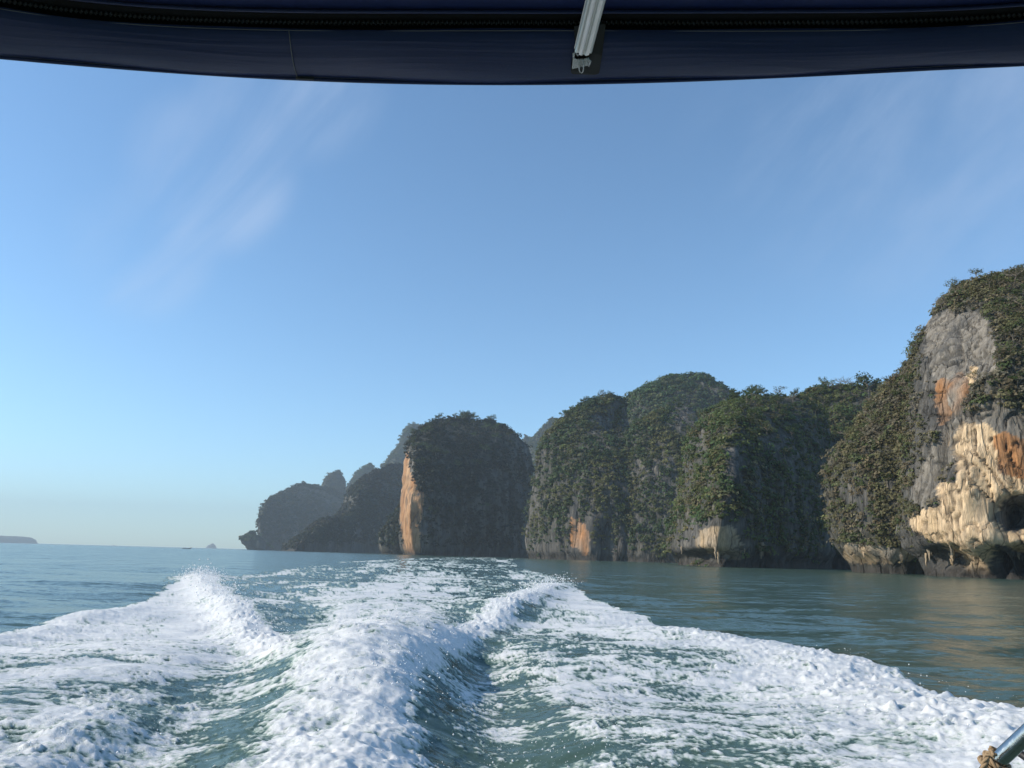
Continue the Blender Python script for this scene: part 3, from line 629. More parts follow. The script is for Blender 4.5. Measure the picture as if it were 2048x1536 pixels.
# --- F: dark ridge behind, sunlit crest running down to the left
hf = Hill()
tower(hf, [(566, 1100), (578, 1088), (600, 1074), (618, 1058), (632, 1046), (655, 1048), (672, 1035), (684, 1015), (690, 992), (700, 975), (722, 955), (744, 940), (768, 930)],
      [(905, 1107), (900, 1000), (870, 940), (820, 926)], 2700, 560, apex=-0.70, pw=1.25, seed=41, lump=.035, flute=.006, veg=.98)
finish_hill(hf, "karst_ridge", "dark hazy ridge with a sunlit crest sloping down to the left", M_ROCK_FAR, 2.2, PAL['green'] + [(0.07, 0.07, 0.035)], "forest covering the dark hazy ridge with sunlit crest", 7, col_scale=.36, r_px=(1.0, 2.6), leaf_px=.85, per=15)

# --- E: far blue headland, and the knobs and peak behind it
he = Hill()
tower(he, [(528, 1099), (521, 1078), (520, 1050), (522, 1030), (530, 1012), (545, 996), (562, 984), (580, 971), (598, 963)], [(745, 1103), (720, 1010), (690, 985), (672, 974), (645, 968), (618, 963)], 4200, 700, apex=-0.84, pw=1.2, seed=45, lump=.03, flute=.006, veg=.98)
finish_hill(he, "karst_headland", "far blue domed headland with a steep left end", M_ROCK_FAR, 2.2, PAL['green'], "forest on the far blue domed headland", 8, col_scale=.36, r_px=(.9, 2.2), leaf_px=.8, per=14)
for nm, lab, le, ri, D_, sd_ in (
    ("karst_knob", "small hazy rounded knob peeking above the far domed headland", [(630, 1100), (632, 1000), (640, 975), (648, 957), (660, 941), (672, 935)], [(704, 1100), (694, 990), (692, 965), (690, 950), (684, 938), (680, 935)], 4700, 51),
    ("karst_knob", "hazy pointed knob between the rounded knob and the high peak", [(668, 1100), (680, 1000), (698, 966), (706, 946), (718, 934), (732, 926), (738, 922)], [(790, 1104), (770, 985), (757, 945), (752, 934), (746, 925), (742, 922)], 4700, 53),
    ("karst_peak", "high hazy peak left behind the shaded orange faced headland", [(720, 1103), (742, 960), (764, 930), (780, 905), (790, 892), (800, 866), (810, 852), (822, 844)], [(930, 1108), (900, 930), (862, 870), (850, 856), (840, 844)], 4300, 55),
    ("karst_peak", "hazy peak showing in the gap right of the shaded headland", [(1040, 1112), (1052, 920), (1058, 892), (1066, 872), (1080, 856), (1092, 842), (1102, 833)], [(1240, 1115), (1160, 880), (1140, 850), (1122, 836), (1112, 832)], 3300, 57),
    ("karst_knob", "small dark hilltop in the gap beside the shaded headland", [(1020, 1112), (1035, 920), (1044, 880), (1049, 870)], [(1110, 1113), (1080, 900), (1066, 875), (1060, 868)], 3900, 59)):
    h_ = Hill(); tower(h_, le, ri, D_, 300, seed=sd_, apex=-.65, pw=1.4, lump=.035, flute=.006, veg=.98)
    finish_hill(h_, nm, lab, M_ROCK_FAR, 2.0, PAL['green'] + [(0.08, 0.085, 0.04)], "forest on the " + lab, 10 + sd_, col_scale=.8, r_px=(.9, 2.0), leaf_px=.8, per=14)

# --- D: little mushroom islet at the far headland's tip
hd = Hill()
tower(hd, [(494, 1099), (491, 1091), (484, 1086), (481, 1079), (487, 1071), (498, 1067)], [(552, 1100), (540, 1090), (530, 1080), (520, 1070), (510, 1066)], 3300, 32, seed=61, lump=.07, flute=.02, under=5, under_h=9, veg=.9, px=.7, drop=1, topp=5)
finish_hill(hd, "rock_islet", "little mushroom shaped islet at the left tip of the far headland", M_ROCK_FAR, 2.0, PAL['green'], "scrub on the little mushroom shaped islet", 80, r_px=(1.2, 2.6), leaf_px=1.0, per=22)
# --- islands on the horizon
for lab, le, ri, D_, sd_ in (("long low faded island on the horizon at far left", [(-260, 1083), (-200, 1075), (-90, 1069)], [(76, 1087), (72, 1080), (62, 1075), (44, 1073)], 14200, 65),
                             ("barely visible pale island on the horizon left of the islet", [(410, 1097), (416, 1091), (424, 1087)], [(434, 1097), (430, 1090), (427, 1087)], 15000, 67)):
    h_ = Hill(); tower(h_, le, ri, D_, 200, seed=sd_, lump=.03, flute=.006, px=.5, drop=0)
    o = finish_hill(h_, "island", lab, M_ROCK_FAR, 0, None, None, 0)

# ------------------------------------------------------------------ trees one can tell apart
def make_tree_meshes(kind, seed):
    """returns (trunk mesh, crown mesh or None), about one unit tall"""
    rng = random.Random(seed); nr = np.random.default_rng(seed)
    bm = bmesh.new(); tips = []
    h = 0.55 if kind != 'bare' else 0.5
    lean = Vector((rng.uniform(-.12, .12), rng.uniform(-.12, .12), 0))
    p = [Vector((0, 0, -.12)), Vector((0, 0, 0)), lean * .5 + Vector((0, 0, h * .5)), lean + Vector((0, 0, h))]
    tube(bm, p, [.03, .026, .02, .014], 5, cap=False)
    nl = 6 if kind != 'bare' else 9
    for i in range(nl):
        a = 2 * math.pi * (i + rng.random() * .6) / nl; s = rng.uniform(.45, 1.0)
        st = p[2].lerp(p[3], s * .95) if s < .99 else p[3]
        rad = rng.uniform(.22, .42); up = rng.uniform(.12, .40)
        mid = st + Vector((math.cos(a) * rad * .5, math.sin(a) * rad * .5, up * .35)); end = st + Vector((math.cos(a) * rad, math.sin(a) * rad, up))
        tube(bm, [st, mid, end], [.012, .009, .005], 4, cap=False); tips.append(end); tips.append(mid.lerp(end, .5))
        if kind == 'bare':
            for _ in range(4):
                q = mid.lerp(end, rng.uniform(.1, 1)); b2 = a + rng.uniform(-1.2, 1.2); l = rng.uniform(.10, .2)
                e2 = q + Vector((math.cos(b2) * l, math.sin(b2) * l, rng.uniform(.02, .16))); tube(bm, [q, q.lerp(e2, .5) + Vector((0, 0, .02)), e2], [.006, .005, .003], 3, cap=False)
                if rng.random() < .6:
                    e3 = e2 + Vector((rng.uniform(-.07, .07), rng.uniform(-.07, .07), rng.uniform(.02, .1))); tube(bm, [q.lerp(e2, .6), e3], [.004, .002], 3, cap=False)
    tips.append(p[3] + Vector((0, 0, .25)))
    tm = bpy.data.meshes.new("trunk"); bm.normal_update(); bm.to_mesh(tm); bm.free(); tm.materials.append(M_BARK)
    n = {'round': 34, 'airy': 17, 'bare': 4}[kind]; size = {'round': .034, 'airy': .030, 'bare': .020}[kind]
    Vs, Cs = [], []
    base = {'round': (0.060, 0.085, 0.028), 'airy': (0.10, 0.105, 0.042), 'bare': (0.17, 0.13, 0.085)}[kind]
    for tp in tips:
        rr = nr.uniform(.11, .19); d = nr.normal(size=(n, 3)); d /= np.linalg.norm(d, axis=1, keepdims=True); pos = np.array(tp) + d * (rr * (0.45 + .6 * nr.random((n, 1)))) * np.array([1.1, 1.1, .75])
        nn = d + nr.normal(size=d.shape) * .6; nn[:, 2] += .3; nn /= np.linalg.norm(nn, axis=1, keepdims=True)
        t1 = np.cross(nn, nr.normal(size=nn.shape)); t1 /= np.linalg.norm(t1, axis=1, keepdims=True); t2 = np.cross(nn, t1); ls = size * (0.6 + .9 * nr.random((n, 1)))
        Vs.append(np.stack([pos + t1 * ls, pos - t1 * ls * .6 + t2 * ls * .8, pos - t1 * ls * .6 - t2 * ls * .8], 1).reshape(-1, 3))
        Cs.append(np.repeat(np.array(base) * np.exp(nr.normal(size=(n, 1)) * .28), 3, 0))
    V = np.concatenate(Vs); o = np_mesh("crown", V, np.arange(len(V)).reshape(-1, 3), M_LEAF, attrs={'albedo': np.concatenate(Cs)}, smooth=False)
    cm = o.data; bpy.data.objects.remove(o)
    return tm, cm
TREES = {k: [make_tree_meshes(k, 70 + 10 * i + j) for j in range(3)] for i, k in enumerate(('round', 'airy', 'bare'))}
def put_tree(kind, P, height, name, label, group, wide=1.0):
    tm, cm = TREES[kind][random.randrange(3)]
    r = empty(name, tuple(P)); r.rotation_euler = (0, 0, random.uniform(0, 6.28)); s = height; r.scale = (s * wide, s * wide, s)
    tag(r, label, "tree" if kind != 'bare' else "shrub", group)
    for nm, me in (("trunk", tm), ("crown", cm)):
        o = bpy.data.objects.new(nm, me); C.objects.link(o); o.parent = r
    return r
def surf(hill, u, v):
    """point of the hill's front nearest to a pixel of the photograph (and nearest to the camera)"""
    best = None
    for (P, n, wg, mpp) in hill.seeds:
        pu, pv = to_px(P); d = np.hypot(pu - u, pv - v) + 0.002 * np.linalg.norm(P - CAM, axis=1); i = int(np.argmin(d))
        if best is None or d[i] < best[0]: best = (d[i], P[i], mpp)
    return best[1], best[2]
def scatter(hill, n, kinds, hpx, name, label, group, seed, upmin=-9, top_frac=0.5):
    rng = np.random.default_rng(seed)
    P = np.concatenate([s[0] for s in hill.seeds]); nz_ = np.concatenate([s[1] for s in hill.seeds])[:, 2]; wg = np.concatenate([s[2] for s in hill.seeds]); mp_ = np.concatenate([np.full(len(s[0]), s[3]) for s in hill.seeds])
    for top in (True, False):
        w_ = np.where(nz_ > .45, 1.0, 0) * (wg > 0) if top else wg.copy()
        k = int(n * top_frac) if top else n - int(n * top_frac)
        if w_.sum() <= 0 or k < 1: continue
        zt = P[:, 2].max()
        for i in rng.choice(len(P), k, p=w_ / w_.sum(), replace=False):
            hh_ = rng.uniform(*hpx) * mp_[i]; kind = kinds[rng.integers(len(kinds))]; q = P[i][2] / zt
            zone = "on the top of" if q > .86 else "high up on" if q > .58 else "halfway up" if q > .3 else "low down on"
            look = {'round': "dense round dark green tree", 'airy': "thin crowned olive tree", 'bare': "leafless pale twiggy shrub"}[kind]
            put_tree(kind, P[i] - np.array([0, 0, hh_ * .12]), hh_, name, look + " " + zone + " " + label, look + "s " + zone + " " + label, rng.uniform(.85, 1.25))
scatter(hl, 55, ['round', 'airy', 'airy'], (8, 17), "cliff_tree", "the tall nearest cliff", "trees on the nearest cliff", 1, top_frac=.35)
scatter(hl, 60, ['bare'], (7, 15), "bare_shrub", "the tall nearest cliff", "bare shrubs on the nearest cliff", 2, top_frac=.3)
scatter(hk, 60, ['round', 'airy', 'round'], (8, 16), "cliff_tree", "the wooded cliff by the dark bay", "trees on the wooded cliff", 3, top_frac=.45)
scatter(hk, 18, ['bare'], (7, 13), "bare_shrub", "the wooded cliff by the dark bay", "bare shrubs on the wooded cliff", 4, top_frac=.5)
scatter(hj, 55, ['round', 'airy', 'round'], (6, 11), "cliff_tree", "the broad domed cliff", "trees on the domed cliff", 5, top_frac=.5)
scatter(hh, 45, ['round'], (6, 11), "cliff_tree", "the orange faced headland", "trees on the headland", 6, top_frac=.8)
for (hill, u, v, kind, hpx, nm, lab) in (
    (hk, 1738, 800, 'round', 26, "spreading_tree", "dark spreading tree standing clear on the skyline between the two right cliffs"),
    (hk, 1660, 785, 'airy', 15, "skyline_tree", "airy tree on the skyline left of the dark spreading tree"),
    (hk, 1560, 792, 'airy', 12, "skyline_tree", "thin topped tree on the skyline in the middle of the wooded cliff"),
    (hl, 2028, 572, 'bare', 20, "bare_tree", "bare grey tree on the very top of the nearest cliff"),
    (hl, 1955, 562, 'airy', 15, "summit_tree", "brownish bushy tree at the left of the nearest cliff's summit"),
    (hl, 2046, 600, 'round', 16, "summit_tree", "deep green tree just under the bare tree on the nearest cliff's summit"),
    (hh, 872, 918, 'round', 13, "pale_tree", "lone pale green tree catching sun on the headland beside its dark side"),
    (hj, 1133, 838, 'round', 11, "skyline_tree", "round tree on the left shoulder of the broad domed cliff")):
    P_, mpp_ = surf(hill, u, v); put_tree(kind, P_ - np.array([0, 0, .05 * hpx * mpp_]), hpx * mpp_, nm, lab, None, 1.2)

# ------------------------------------------------------------------ stalactites and boulders at the foot of the cliffs
def stalactites(hill_obj, hill, rects, n, seed):
    rng = np.random.default_rng(seed); P = np.concatenate([s[0] for s in hill.seeds]); u, v = to_px(P); mp_ = np.concatenate([np.full(len(s[0]), s[3]) for s in hill.seeds])
    meshes = []
    for k in range(4):
        bm = bmesh.new(); pts = [(0, 0, .25)]; 
        for q in np.linspace(0, 1, 6): pts.append((rng.uniform(-.05, .05), rng.uniform(-.05, .05), -q))
        tube(bm, pts, [.16, .17, .13, .12, .08, .055, .02], 7); me = bpy.data.meshes.new("stalactite"); bm.normal_update(); bm.to_mesh(me); bm.free()
        for p_ in me.polygons: p_.use_smooth = True
        a = me.attributes.new('albedo', 'FLOAT_COLOR', 'POINT'); c = lerp(PALE * .8, CREAM * .6, rng.random()); a.data.foreach_set('color', np.tile([*c, 1], len(me.vertices)).astype(np.float32))
        me.materials.append(M_ROCK); meshes.append(me)
    cand = np.zeros(len(P), bool)
    for (a, b, c, d) in rects: cand |= (u > a) & (u < c) & (v > b) & (v < d)
    ids = np.nonzero(cand)[0]
    for i in rng.choice(ids, min(n, len(ids)), replace=False):
        o = bpy.data.objects.new("stalactite", meshes[rng.integers(4)]); C.objects.link(o); o.parent = hill_obj
        L_ = rng.uniform(2.5, 10) * mp_[i]; vdir = P[i] - CAM; vdir[2] = 0; vdir /= np.linalg.norm(vdir)
        o.location = P[i] - vdir * .6 * mp_[i]; q_ = rng.uniform(.8, 1.9); o.scale = (L_ * q_, L_ * .9, L_); o.rotation_euler = (rng.uniform(-.12, .12), rng.uniform(-.12, .12), rng.uniform(0, 6))
stalactites(L_OBJ, hl, [(1850, 1085, 1960, 1112), (2020, 1080, 2048, 1110), (1970, 1090, 2000, 1105), (1700, 1100, 1780, 1118)], 15, 3)
stalactites(K_OBJ, hk, [(1360, 1078, 1500, 1108), (1520, 1090, 1600, 1110)], 10, 4)

# ------------------------------------------------------------------ spray thrown up by the wake
def sea_z(x, y): return wake_height(np.asarray(x, float), np.asarray(y, float))
def spray():
    rng = np.random.default_rng(21); pts, rad = [], []
    def add(x, y, up, r):
        x = np.asarray(x); y = np.asarray(y); z = sea_z(x, y) + up; pts.append(np.stack([x, y, z], 1)); rad.append(np.asarray(r))
    # mound
    n = 1600; y = 8.5 + 18 * rng.random(n) ** .8; c = rng.normal(size=n) * (.5 + .04 * y); add(wake_axis(y) + c, y, .08 + np.abs(rng.normal(size=n)) * .13, .006 + .012 * rng.random(n) ** 3)
    n = 160; y = rng.normal(14.2, 1.0, n); c = rng.normal(.75, .35, n); add(wake_axis(y) + c, y, .25 + .35 * rng.random(n), .009 + .014 * rng.random(n) ** 2)
    # right crest
    n = 2600; y = 18 + 57 * rng.random(n); c = crest_right(y) + rng.normal(size=n) * (.25 + y * .007) + .1; add(wake_axis(y) + c, y, np.abs(rng.normal(size=n)) * (.10 + .003 * y) + .03, (.010 + .02 * rng.random(n) ** 2) * (y / 30) ** .7)
    # left crest and its breaking tip
    n = 3000; y = 19 + 50 * rng.random(n); c = crest_left(y) + rng.normal(size=n) * (.3 + y * .009); add(wake_axis(y) + c, y, np.abs(rng.normal(size=n)) * (.08 + .005 * y), (.010 + .022 * rng.random(n) ** 2) * (y / 30) ** .8)
    n = 1500; y = rng.normal(66, 2.5, n); c = crest_left(y) + rng.normal(size=n) * .9; add(wake_axis(y) + c, y, np.abs(rng.normal(size=n)) * .27, .015 + .03 * rng.random(n) ** 2)
    # granules by the boat, right and left
    n = 1500; y = 8.6 + rng.random(n) * 4.5; x = -.3 + rng.random(n) * 2.6; add(x, y, .02 + .10 * np.abs(rng.normal(size=n)), .0035 + .006 * rng.random(n) ** 3)
    n = 700; y = 8.6 + rng.random(n) * 4; x = rng.normal(-5.7, .6, n); add(x, y, .04 + .12 * np.abs(rng.normal(size=n)), .005 + .008 * rng.random(n) ** 2)
    # whipped side wash
    n = 500; y = 8 + rng.random(n) * 14; x = right_edge(y) - .5 - rng.random(n) ** 1.3 * 4; add(x, y, .05 + .12 * np.abs(rng.normal(size=n)), .006 + .010 * rng.random(n) ** 2)
    P = np.concatenate(pts); pick = rng.random(len(P)) < .62; rad = [np.concatenate(rad)[pick]]; P = P[pick]; R = np.concatenate(rad) * np.exp(rng.normal(size=len(np.concatenate(rad))) * .5) * .62; R = np.minimum(R, .0009 * np.hypot(P[:, 0], P[:, 1]) + .003); oc = np.array([[1, 0, 0], [-1, 0, 0], [0, 1, 0], [0, -1, 0], [0, 0, 1], [0, 0, -1]], float)
    fc = np.array([[0, 2, 4], [2, 1, 4], [1, 3, 4], [3, 0, 4], [2, 0, 5], [1, 2, 5], [3, 1, 5], [0, 3, 5]])
    st = rng.uniform(.7, 1.5, (len(P), 1, 3)); V = (P[:, None] + oc[None] * R[:, None, None] * st).reshape(-1, 3); Fc = (fc[None] + 6 * np.arange(len(P))[:, None, None]).reshape(-1, 3)
    o = np_mesh("spray", V, Fc, M_FOAM); tag(o, "white spray drops thrown up along the wake", kind='stuff')
spray()

# ------------------------------------------------------------------ longtail boat and far vessel on the horizon
M_HULL, _t, _b = mat("dark_painted_wood", (0.05, 0.04, 0.035), 0.6)
M_TARP, _t, _b = mat("faded_tarpaulin", (0.22, 0.24, 0.26), 0.8)
M_SAIL, _t, _b = mat("pale_paint", (0.5, 0.5, 0.5), 0.7)
def loft_hull(secs):
    """secs: (x, half beam, keel z, gunwale z)"""
    bm = bmesh.new(); rings = []
    for (x, b_, k, g) in secs:
        ring = [(x, -b_, g), (x, -b_ * .85, lerp(k, g, .45)), (x, -b_ * .4, lerp(k, g, .08)), (x, 0, k), (x, b_ * .4, lerp(k, g, .08)), (x, b_ * .85, lerp(k, g, .45)), (x, b_, g), (x, b_ * .85, g - .02), (x, 0, lerp(k, g, .35)), (x, -b_ * .85, g - .02)]
        rings.append([bm.verts.new(p) for p in ring])
    n = len(rings[0])
    for i in range(len(rings) - 1):
        for k in range(n): bm.faces.new((rings[i][k], rings[i][(k + 1) % n], rings[i + 1][(k + 1) % n], rings[i + 1][k]))
    bm.faces.new(rings[0][::-1]); bm.faces.new(rings[-1]); return bm
def box(bm, c, s):
    r = bmesh.ops.create_cube(bm, size=1.0); 
    for v in r['verts']: v.co = Vector((c[0] + v.co.x * s[0], c[1] + v.co.y * s[1], c[2] + v.co.z * s[2]))
pb = at_range(374, 1093, 1400.0)
bt = empty("longtail_boat", (pb[0], pb[1], 0.0)); bt.rotation_euler = (0, 0, 0.25)
tag(bt, "small dark longtail boat with upswept bow on the horizon, left of the islet", "boat")
bm_obj("hull", loft_hull([(-6.5, .5, .2, 1.0), (-5, .9, -.3, .95), (-2, 1.1, -.4, .9), (2, 1.1, -.4, 1.0), (4.5, .8, -.2, 1.5), (6.2, .4, .7, 2.4), (7.2, .1, 2.0, 3.2)]), M_HULL, bt)
bm = bmesh.new(); box(bm, (-3.6, 0, 2.65), (3.6, 1.9, .12)); bmesh.ops.bevel(bm, geom=bm.edges[:], offset=.04, segments=1); bm_obj("roof", bm, M_TARP, bt, smooth=False)
for sx in (-5.2, -2.0):
    for sy in (-.8, .8):
        bm = bmesh.new(); tube(bm, [(sx, sy, .8), (sx, sy, 2.6)], .06, 5); bm_obj("post", bm, M_HULL, bt)
bm = bmesh.new(); tube(bm, [(-5.8, 0, 1.6), (-7.5, .1, .9), (-9.5, .2, -.1)], .06, 5); box(bm, (-5.7, 0, 1.6), (.8, .45, .5)); bm_obj("engine", bm, M_HULL, bt)
pv = at_range(228, 1090, 9000.0)
sv = empty("far_sailing_boat", (pv[0], pv[1], 0.0)); tag(sv, "faint pale vessel with a mast on the horizon between the far islands", "boat")
bm_obj("hull", loft_hull([(-18, 2, 0, 3), (-12, 4, -1, 3), (8, 4, -1, 3.2), (16, 1.5, 0, 4), (20, .2, 3, 5)]), M_SAIL, sv)
bm = bmesh.new(); tube(bm, [(0, 0, 2), (0, 0, 30)], [.6, .3], 6); bm_obj("mast", bm, M_SAIL, sv)
bm = bmesh.new(); box(bm, (-5, 0, 5), (12, 5, 4)); bmesh.ops.bevel(bm, geom=bm.edges[:], offset=.5, segments=1); bm_obj("cabin", bm, M_SAIL, sv, smooth=False)

# ------------------------------------------------------------------ the boat's own canopy, overhead
M_VINYL, t, b = mat("navy_vinyl", (0.013, 0.025, 0.095), 0.28, spec=0.4)
n1 = noise_node(t, 9, 4, .5, obj_vec(t, (1, 2, 2))); r1 = N(t, 'ShaderNodeMapRange'); r1.inputs['To Min'].default_value = .24; r1.inputs['To Max'].default_value = .5; t.links.new(n1.outputs['Fac'], r1.inputs['Value']); t.links.new(r1.outputs[0], b.inputs['Roughness'])
n2 = noise_node(t, 900, 2, .5); n3 = noise_node(t, 5, 3, .5); bump(t, b, mathn(t, 'ADD', mathn(t, 'MULTIPLY', n2.outputs['Fac'], .0004), mathn(t, 'MULTIPLY', n3.outputs['Fac'], .005)), 1.0, 0.7)
M_TAPE, t, b = mat("black_zipper_tape", (0.006, 0.006, 0.007), 0.8, spec=0.2)
n1 = noise_node(t, 600, 2); bump(t, b, n1.outputs['Fac'], .0006, .6)
M_TEETH, _t, _b = mat("black_plastic_teeth", (0.06, 0.06, 0.062), 0.3)
M_THREAD, _t, _b = mat("grey_thread", (0.16, 0.16, 0.18), 0.8)
M_ALU, t, b = mat("brushed_aluminium", (0.56, 0.56, 0.54), 0.3, metal=1.0)
n1 = noise_node(t, 60, 4, .6, obj_vec(t, (1, 1, 1))); r1 = N(t, 'ShaderNodeMapRange'); r1.inputs['To Min'].default_value = .22; r1.inputs['To Max'].default_value = .5; t.links.new(n1.outputs['Fac'], r1.inputs['Value']); t.links.new(r1.outputs[0], b.inputs['Roughness'])
M_STEEL, t, b = mat("polished_steel", (0.42, 0.42, 0.41), 0.2, metal=1.0)
n1 = noise_node(t, 35, 4); bump(t, b, n1.outputs['Fac'], .0015, .5)
M_PATCH, _t, _b = mat("black_rubber_patch", (0.008, 0.008, 0.009), 0.55)

UU = np.linspace(-450, 3700, 170)
def vcurve(pts):
    p = np.array(pts, float); co = np.polyfit(p[:, 0] - 1024, p[:, 1], 4 if len(p) > 7 else 3)
    q = np.polyfit(p[:, 0] - 1024, p[:, 1], 2)
    inner = np.polyval(co, UU - 1024); outer = np.polyval(q, UU - 1024); k = np.clip((np.abs(UU - 1024) - 1000) / 500, 0, 1)
    return np.maximum(lerp(inner, outer, k), -500)
V_LO = vcurve([(0, 114), (300, 137), (595, 158), (850, 165), (1024, 165.5), (1200, 163), (1500, 153), (1800, 141), (2048, 127)])
V_UP = vcurve([(0, 15), (300, 44), (580, 59), (850, 63), (1024, 59), (1180, 52), (1350, 57), (1580, 61), (1750, 58), (2048, 40)])
V_ZT = V_UP - np.interp(UU, [0, 300, 600, 1100, 1600, 2048], [40, 38, 37, 36, 38, 34])
Z_LO, Z_UP, Z_ZT = CZ + 1.02, CZ + 1.055, CZ + 1.067
C_LO = at_height(UU, V_LO, Z_LO); C_UP = at_height(UU, V_UP, Z_UP); C_ZT = at_height(UU, V_ZT, Z_ZT); C_ZM = at_height(UU, lerp(V_UP, V_ZT, .06), Z_UP + .012)
def strip(name, curves, m, parent, thick, sub=1):
    cs = np.array(curves); k, n = cs.shape[:2]; V = cs.reshape(-1, 3); i = np.arange(k - 1)[:, None] * n; j = np.arange(n - 1)[None]
    q = np.stack([i + j, i + j + 1, i + n + j + 1, i + n + j], -1).reshape(-1, 4)
    o = np_mesh(name, V, q, m, parent); md = o.modifiers.new("thickness", 'SOLIDIFY'); md.thickness = thick; md.offset = 0; return o
canopy = empty("boat_canopy", (0, 0.6, CZ + 1.15)); tag(canopy, "navy blue boat canopy with black zipper crossing the top of the view", "canopy")
inv_c = Matrix.Translation((0, -0.6, -CZ - 1.15))
def cpart(o):
    o.parent = canopy; o.matrix_parent_inverse = canopy.matrix_world.inverted() if False else inv_c; return o
bands = []
for q in np.linspace(0, 1, 7):
    cur = lerp(C_LO, C_UP, q).copy(); cur[:, 2] += -0.012 * math.sin(math.pi * q) + .002 * np.sin(UU / 90.0 + 3 * q); bands.append(cur)
cpart(strip("valance", bands, M_VINYL, None, .003))
cpart(strip("zipper_tape", [bands[-1] + np.array([0, 0, .0012]), C_ZM, lerp(C_ZM, C_ZT, .5) + np.array([0, 0, .004]), C_ZT], M_TAPE, None, .002))
back = C_ZT.copy(); roofc = [C_ZT + np.array([0, 0, .003])]
for q in (.04, .1, .25, .5, 1.0):
    b2 = C_ZT.copy(); b2[:, 1] = lerp(C_ZT[:, 1], -2.6, q); b2[:, 2] = Z_ZT + .003 + .16 * (1 - (1 - q) ** 2); roofc.append(b2)
cpart(strip("roof_panel", roofc, M_VINYL, None, .003))
def along(Cv, m, rad, name, n=7, sel=None):
    bm = bmesh.new(); tube(bm, [tuple(p) for p in (Cv if sel is None else Cv[sel])], rad, n); return cpart(bm_obj(name, bm, m))
along(C_LO + np.array([0, 0, -.001]), M_VINYL, .0045, "hem_piping")
along(C_UP + np.array([0, .001, -.003]), M_THREAD, .0009, "stitch_line", 5)
along(C_ZT + np.array([0, .0, -.002]), M_VINYL, .0035, "hem_piping", 6)
along(lerp(C_LO, C_UP, .07) + np.array([0, 0, -.0035]), M_THREAD, .0004, "stitch_line", 4)
def band_pt(u, v, off):
    vl = np.interp(u, UU, V_LO); vu = np.interp(u, UU, V_UP); q = (v - vl) / (vu - vl)
    P = lerp(np.array([np.interp(u, UU, C_LO[:, i]) for i in range(3)]), np.array([np.interp(u, UU, C_UP[:, i]) for i in range(3)]), q)
    P[2] += -.012 * math.sin(math.pi * np.clip(q, 0, 1)); d = (CAM - P) / np.linalg.norm(CAM - P); return P + d * off
bm = bmesh.new(); tube(bm, [band_pt(578 + 17 * q, 60 + 97 * q, .003) for q in np.linspace(0, 1, 8)], .0011, 5); cpart(bm_obj("seam", bm, M_THREAD))
bm = bmesh.new(); tube(bm, [band_pt(q, np.interp(q, UU, V_LO) - 1.5, .004) for q in np.linspace(592, 628, 5)], .0035, 6); cpart(bm_obj("hem_patch", bm, M_PATCH))
# zipper teeth, two interlocking rows
L_ = lerp(C_ZM, C_ZT, .34) - np.array([0, 0, .001]); seg = np.linalg.norm(np.diff(L_, axis=0), axis=1); s_ = np.concatenate([[0], np.cumsum(seg)])
keep = (UU > -290) & (UU < 2300); a0, a1 = s_[keep][0], s_[keep][-1]
bm = bmesh.new()
for i, sv_ in enumerate(np.arange(a0, a1, .0048)):
    p = np.array([np.interp(sv_, s_, L_[:, k]) for k in range(3)]); p[1] += .0022 * (1 if i % 2 else -1); box(bm, tuple(p), (.0030, .0058, .004))
o = cpart(bm_obj("zipper_teeth", bm, M_TEETH, smooth=False)); o['kind'] = 'stuff'

# ribbed aluminium strut and its end fitting
strut = empty("canopy_strut", tuple(at_height(1167, 98, CZ + .985))); tag(strut, "ribbed aluminium canopy strut ending in a metal clip", "strut")
s_mat = Matrix.Translation(strut.location).inverted()
def spart(o): o.parent = strut; o.matrix_parent_inverse = s_mat; return o
A = at_height(1166.5, 100, CZ + .985); B = at_height(1192.5, -4, CZ + 1.0); dirv = Vector(B - A).normalized(); A = Vector(A); Bq = A + dirv * 2.6
x1 = dirv.cross(Vector((0, 0, 1))).normalized(); x2 = dirv.cross(x1)
bm = bmesh.new(); prof = []
for k in range(48):
    a = 2 * math.pi * k / 48; g = 1 - .24 * (1 if (k % 6) in (0, 1) else 0); prof.append((math.cos(a) * .0185 * g, math.sin(a) * .0145 * g))
ra = [bm.verts.new(A + x1 * p[0] + x2 * p[1]) for p in prof]; rb = [bm.verts.new(Bq + x1 * p[0] + x2 * p[1]) for p in prof]
for k in range(48): bm.faces.new((ra[k], ra[(k + 1) % 48], rb[(k + 1) % 48], rb[k]))
bm.faces.new(ra[::-1]); bm.faces.new(rb); bmesh.ops.recalc_face_normals(bm, faces=bm.faces[:]); spart(bm_obj("ribbed_tube", bm, M_ALU, smooth=False))
def patch(name, poly, off, th, m, bev=.002):
    bm = bmesh.new(); fr = [bm.verts.new(band_pt(u, v, off)) for u, v in poly]; bk = [bm.verts.new(band_pt(u, v, off - th)) for u, v in poly]; n = len(poly)
    bm.faces.new(fr); bm.faces.new(bk[::-1])
    for k in range(n): bm.faces.new((fr[k], bk[k], bk[(k + 1) % n], fr[(k + 1) % n]))
    bmesh.ops.recalc_face_normals(bm, faces=bm.faces[:]); bmesh.ops.bevel(bm, geom=bm.edges[:], offset=bev, segments=2, affect='EDGES'); return bm_obj(name, bm, m, smooth=False)
spart(patch("backing_patch", [(1148, 52), (1212, 48), (1204, 100), (1198, 140), (1190, 143), (1144, 141), (1141, 132), (1144, 104), (1150, 88)], .006, .004, M_PATCH, .0012))
spart(patch("clip_plate", [(1146, 100), (1152, 106), (1176, 104), (1180, 108), (1178, 120), (1168, 121), (1158, 124), (1144, 128)], .012, .004, M_STEEL, .0008))
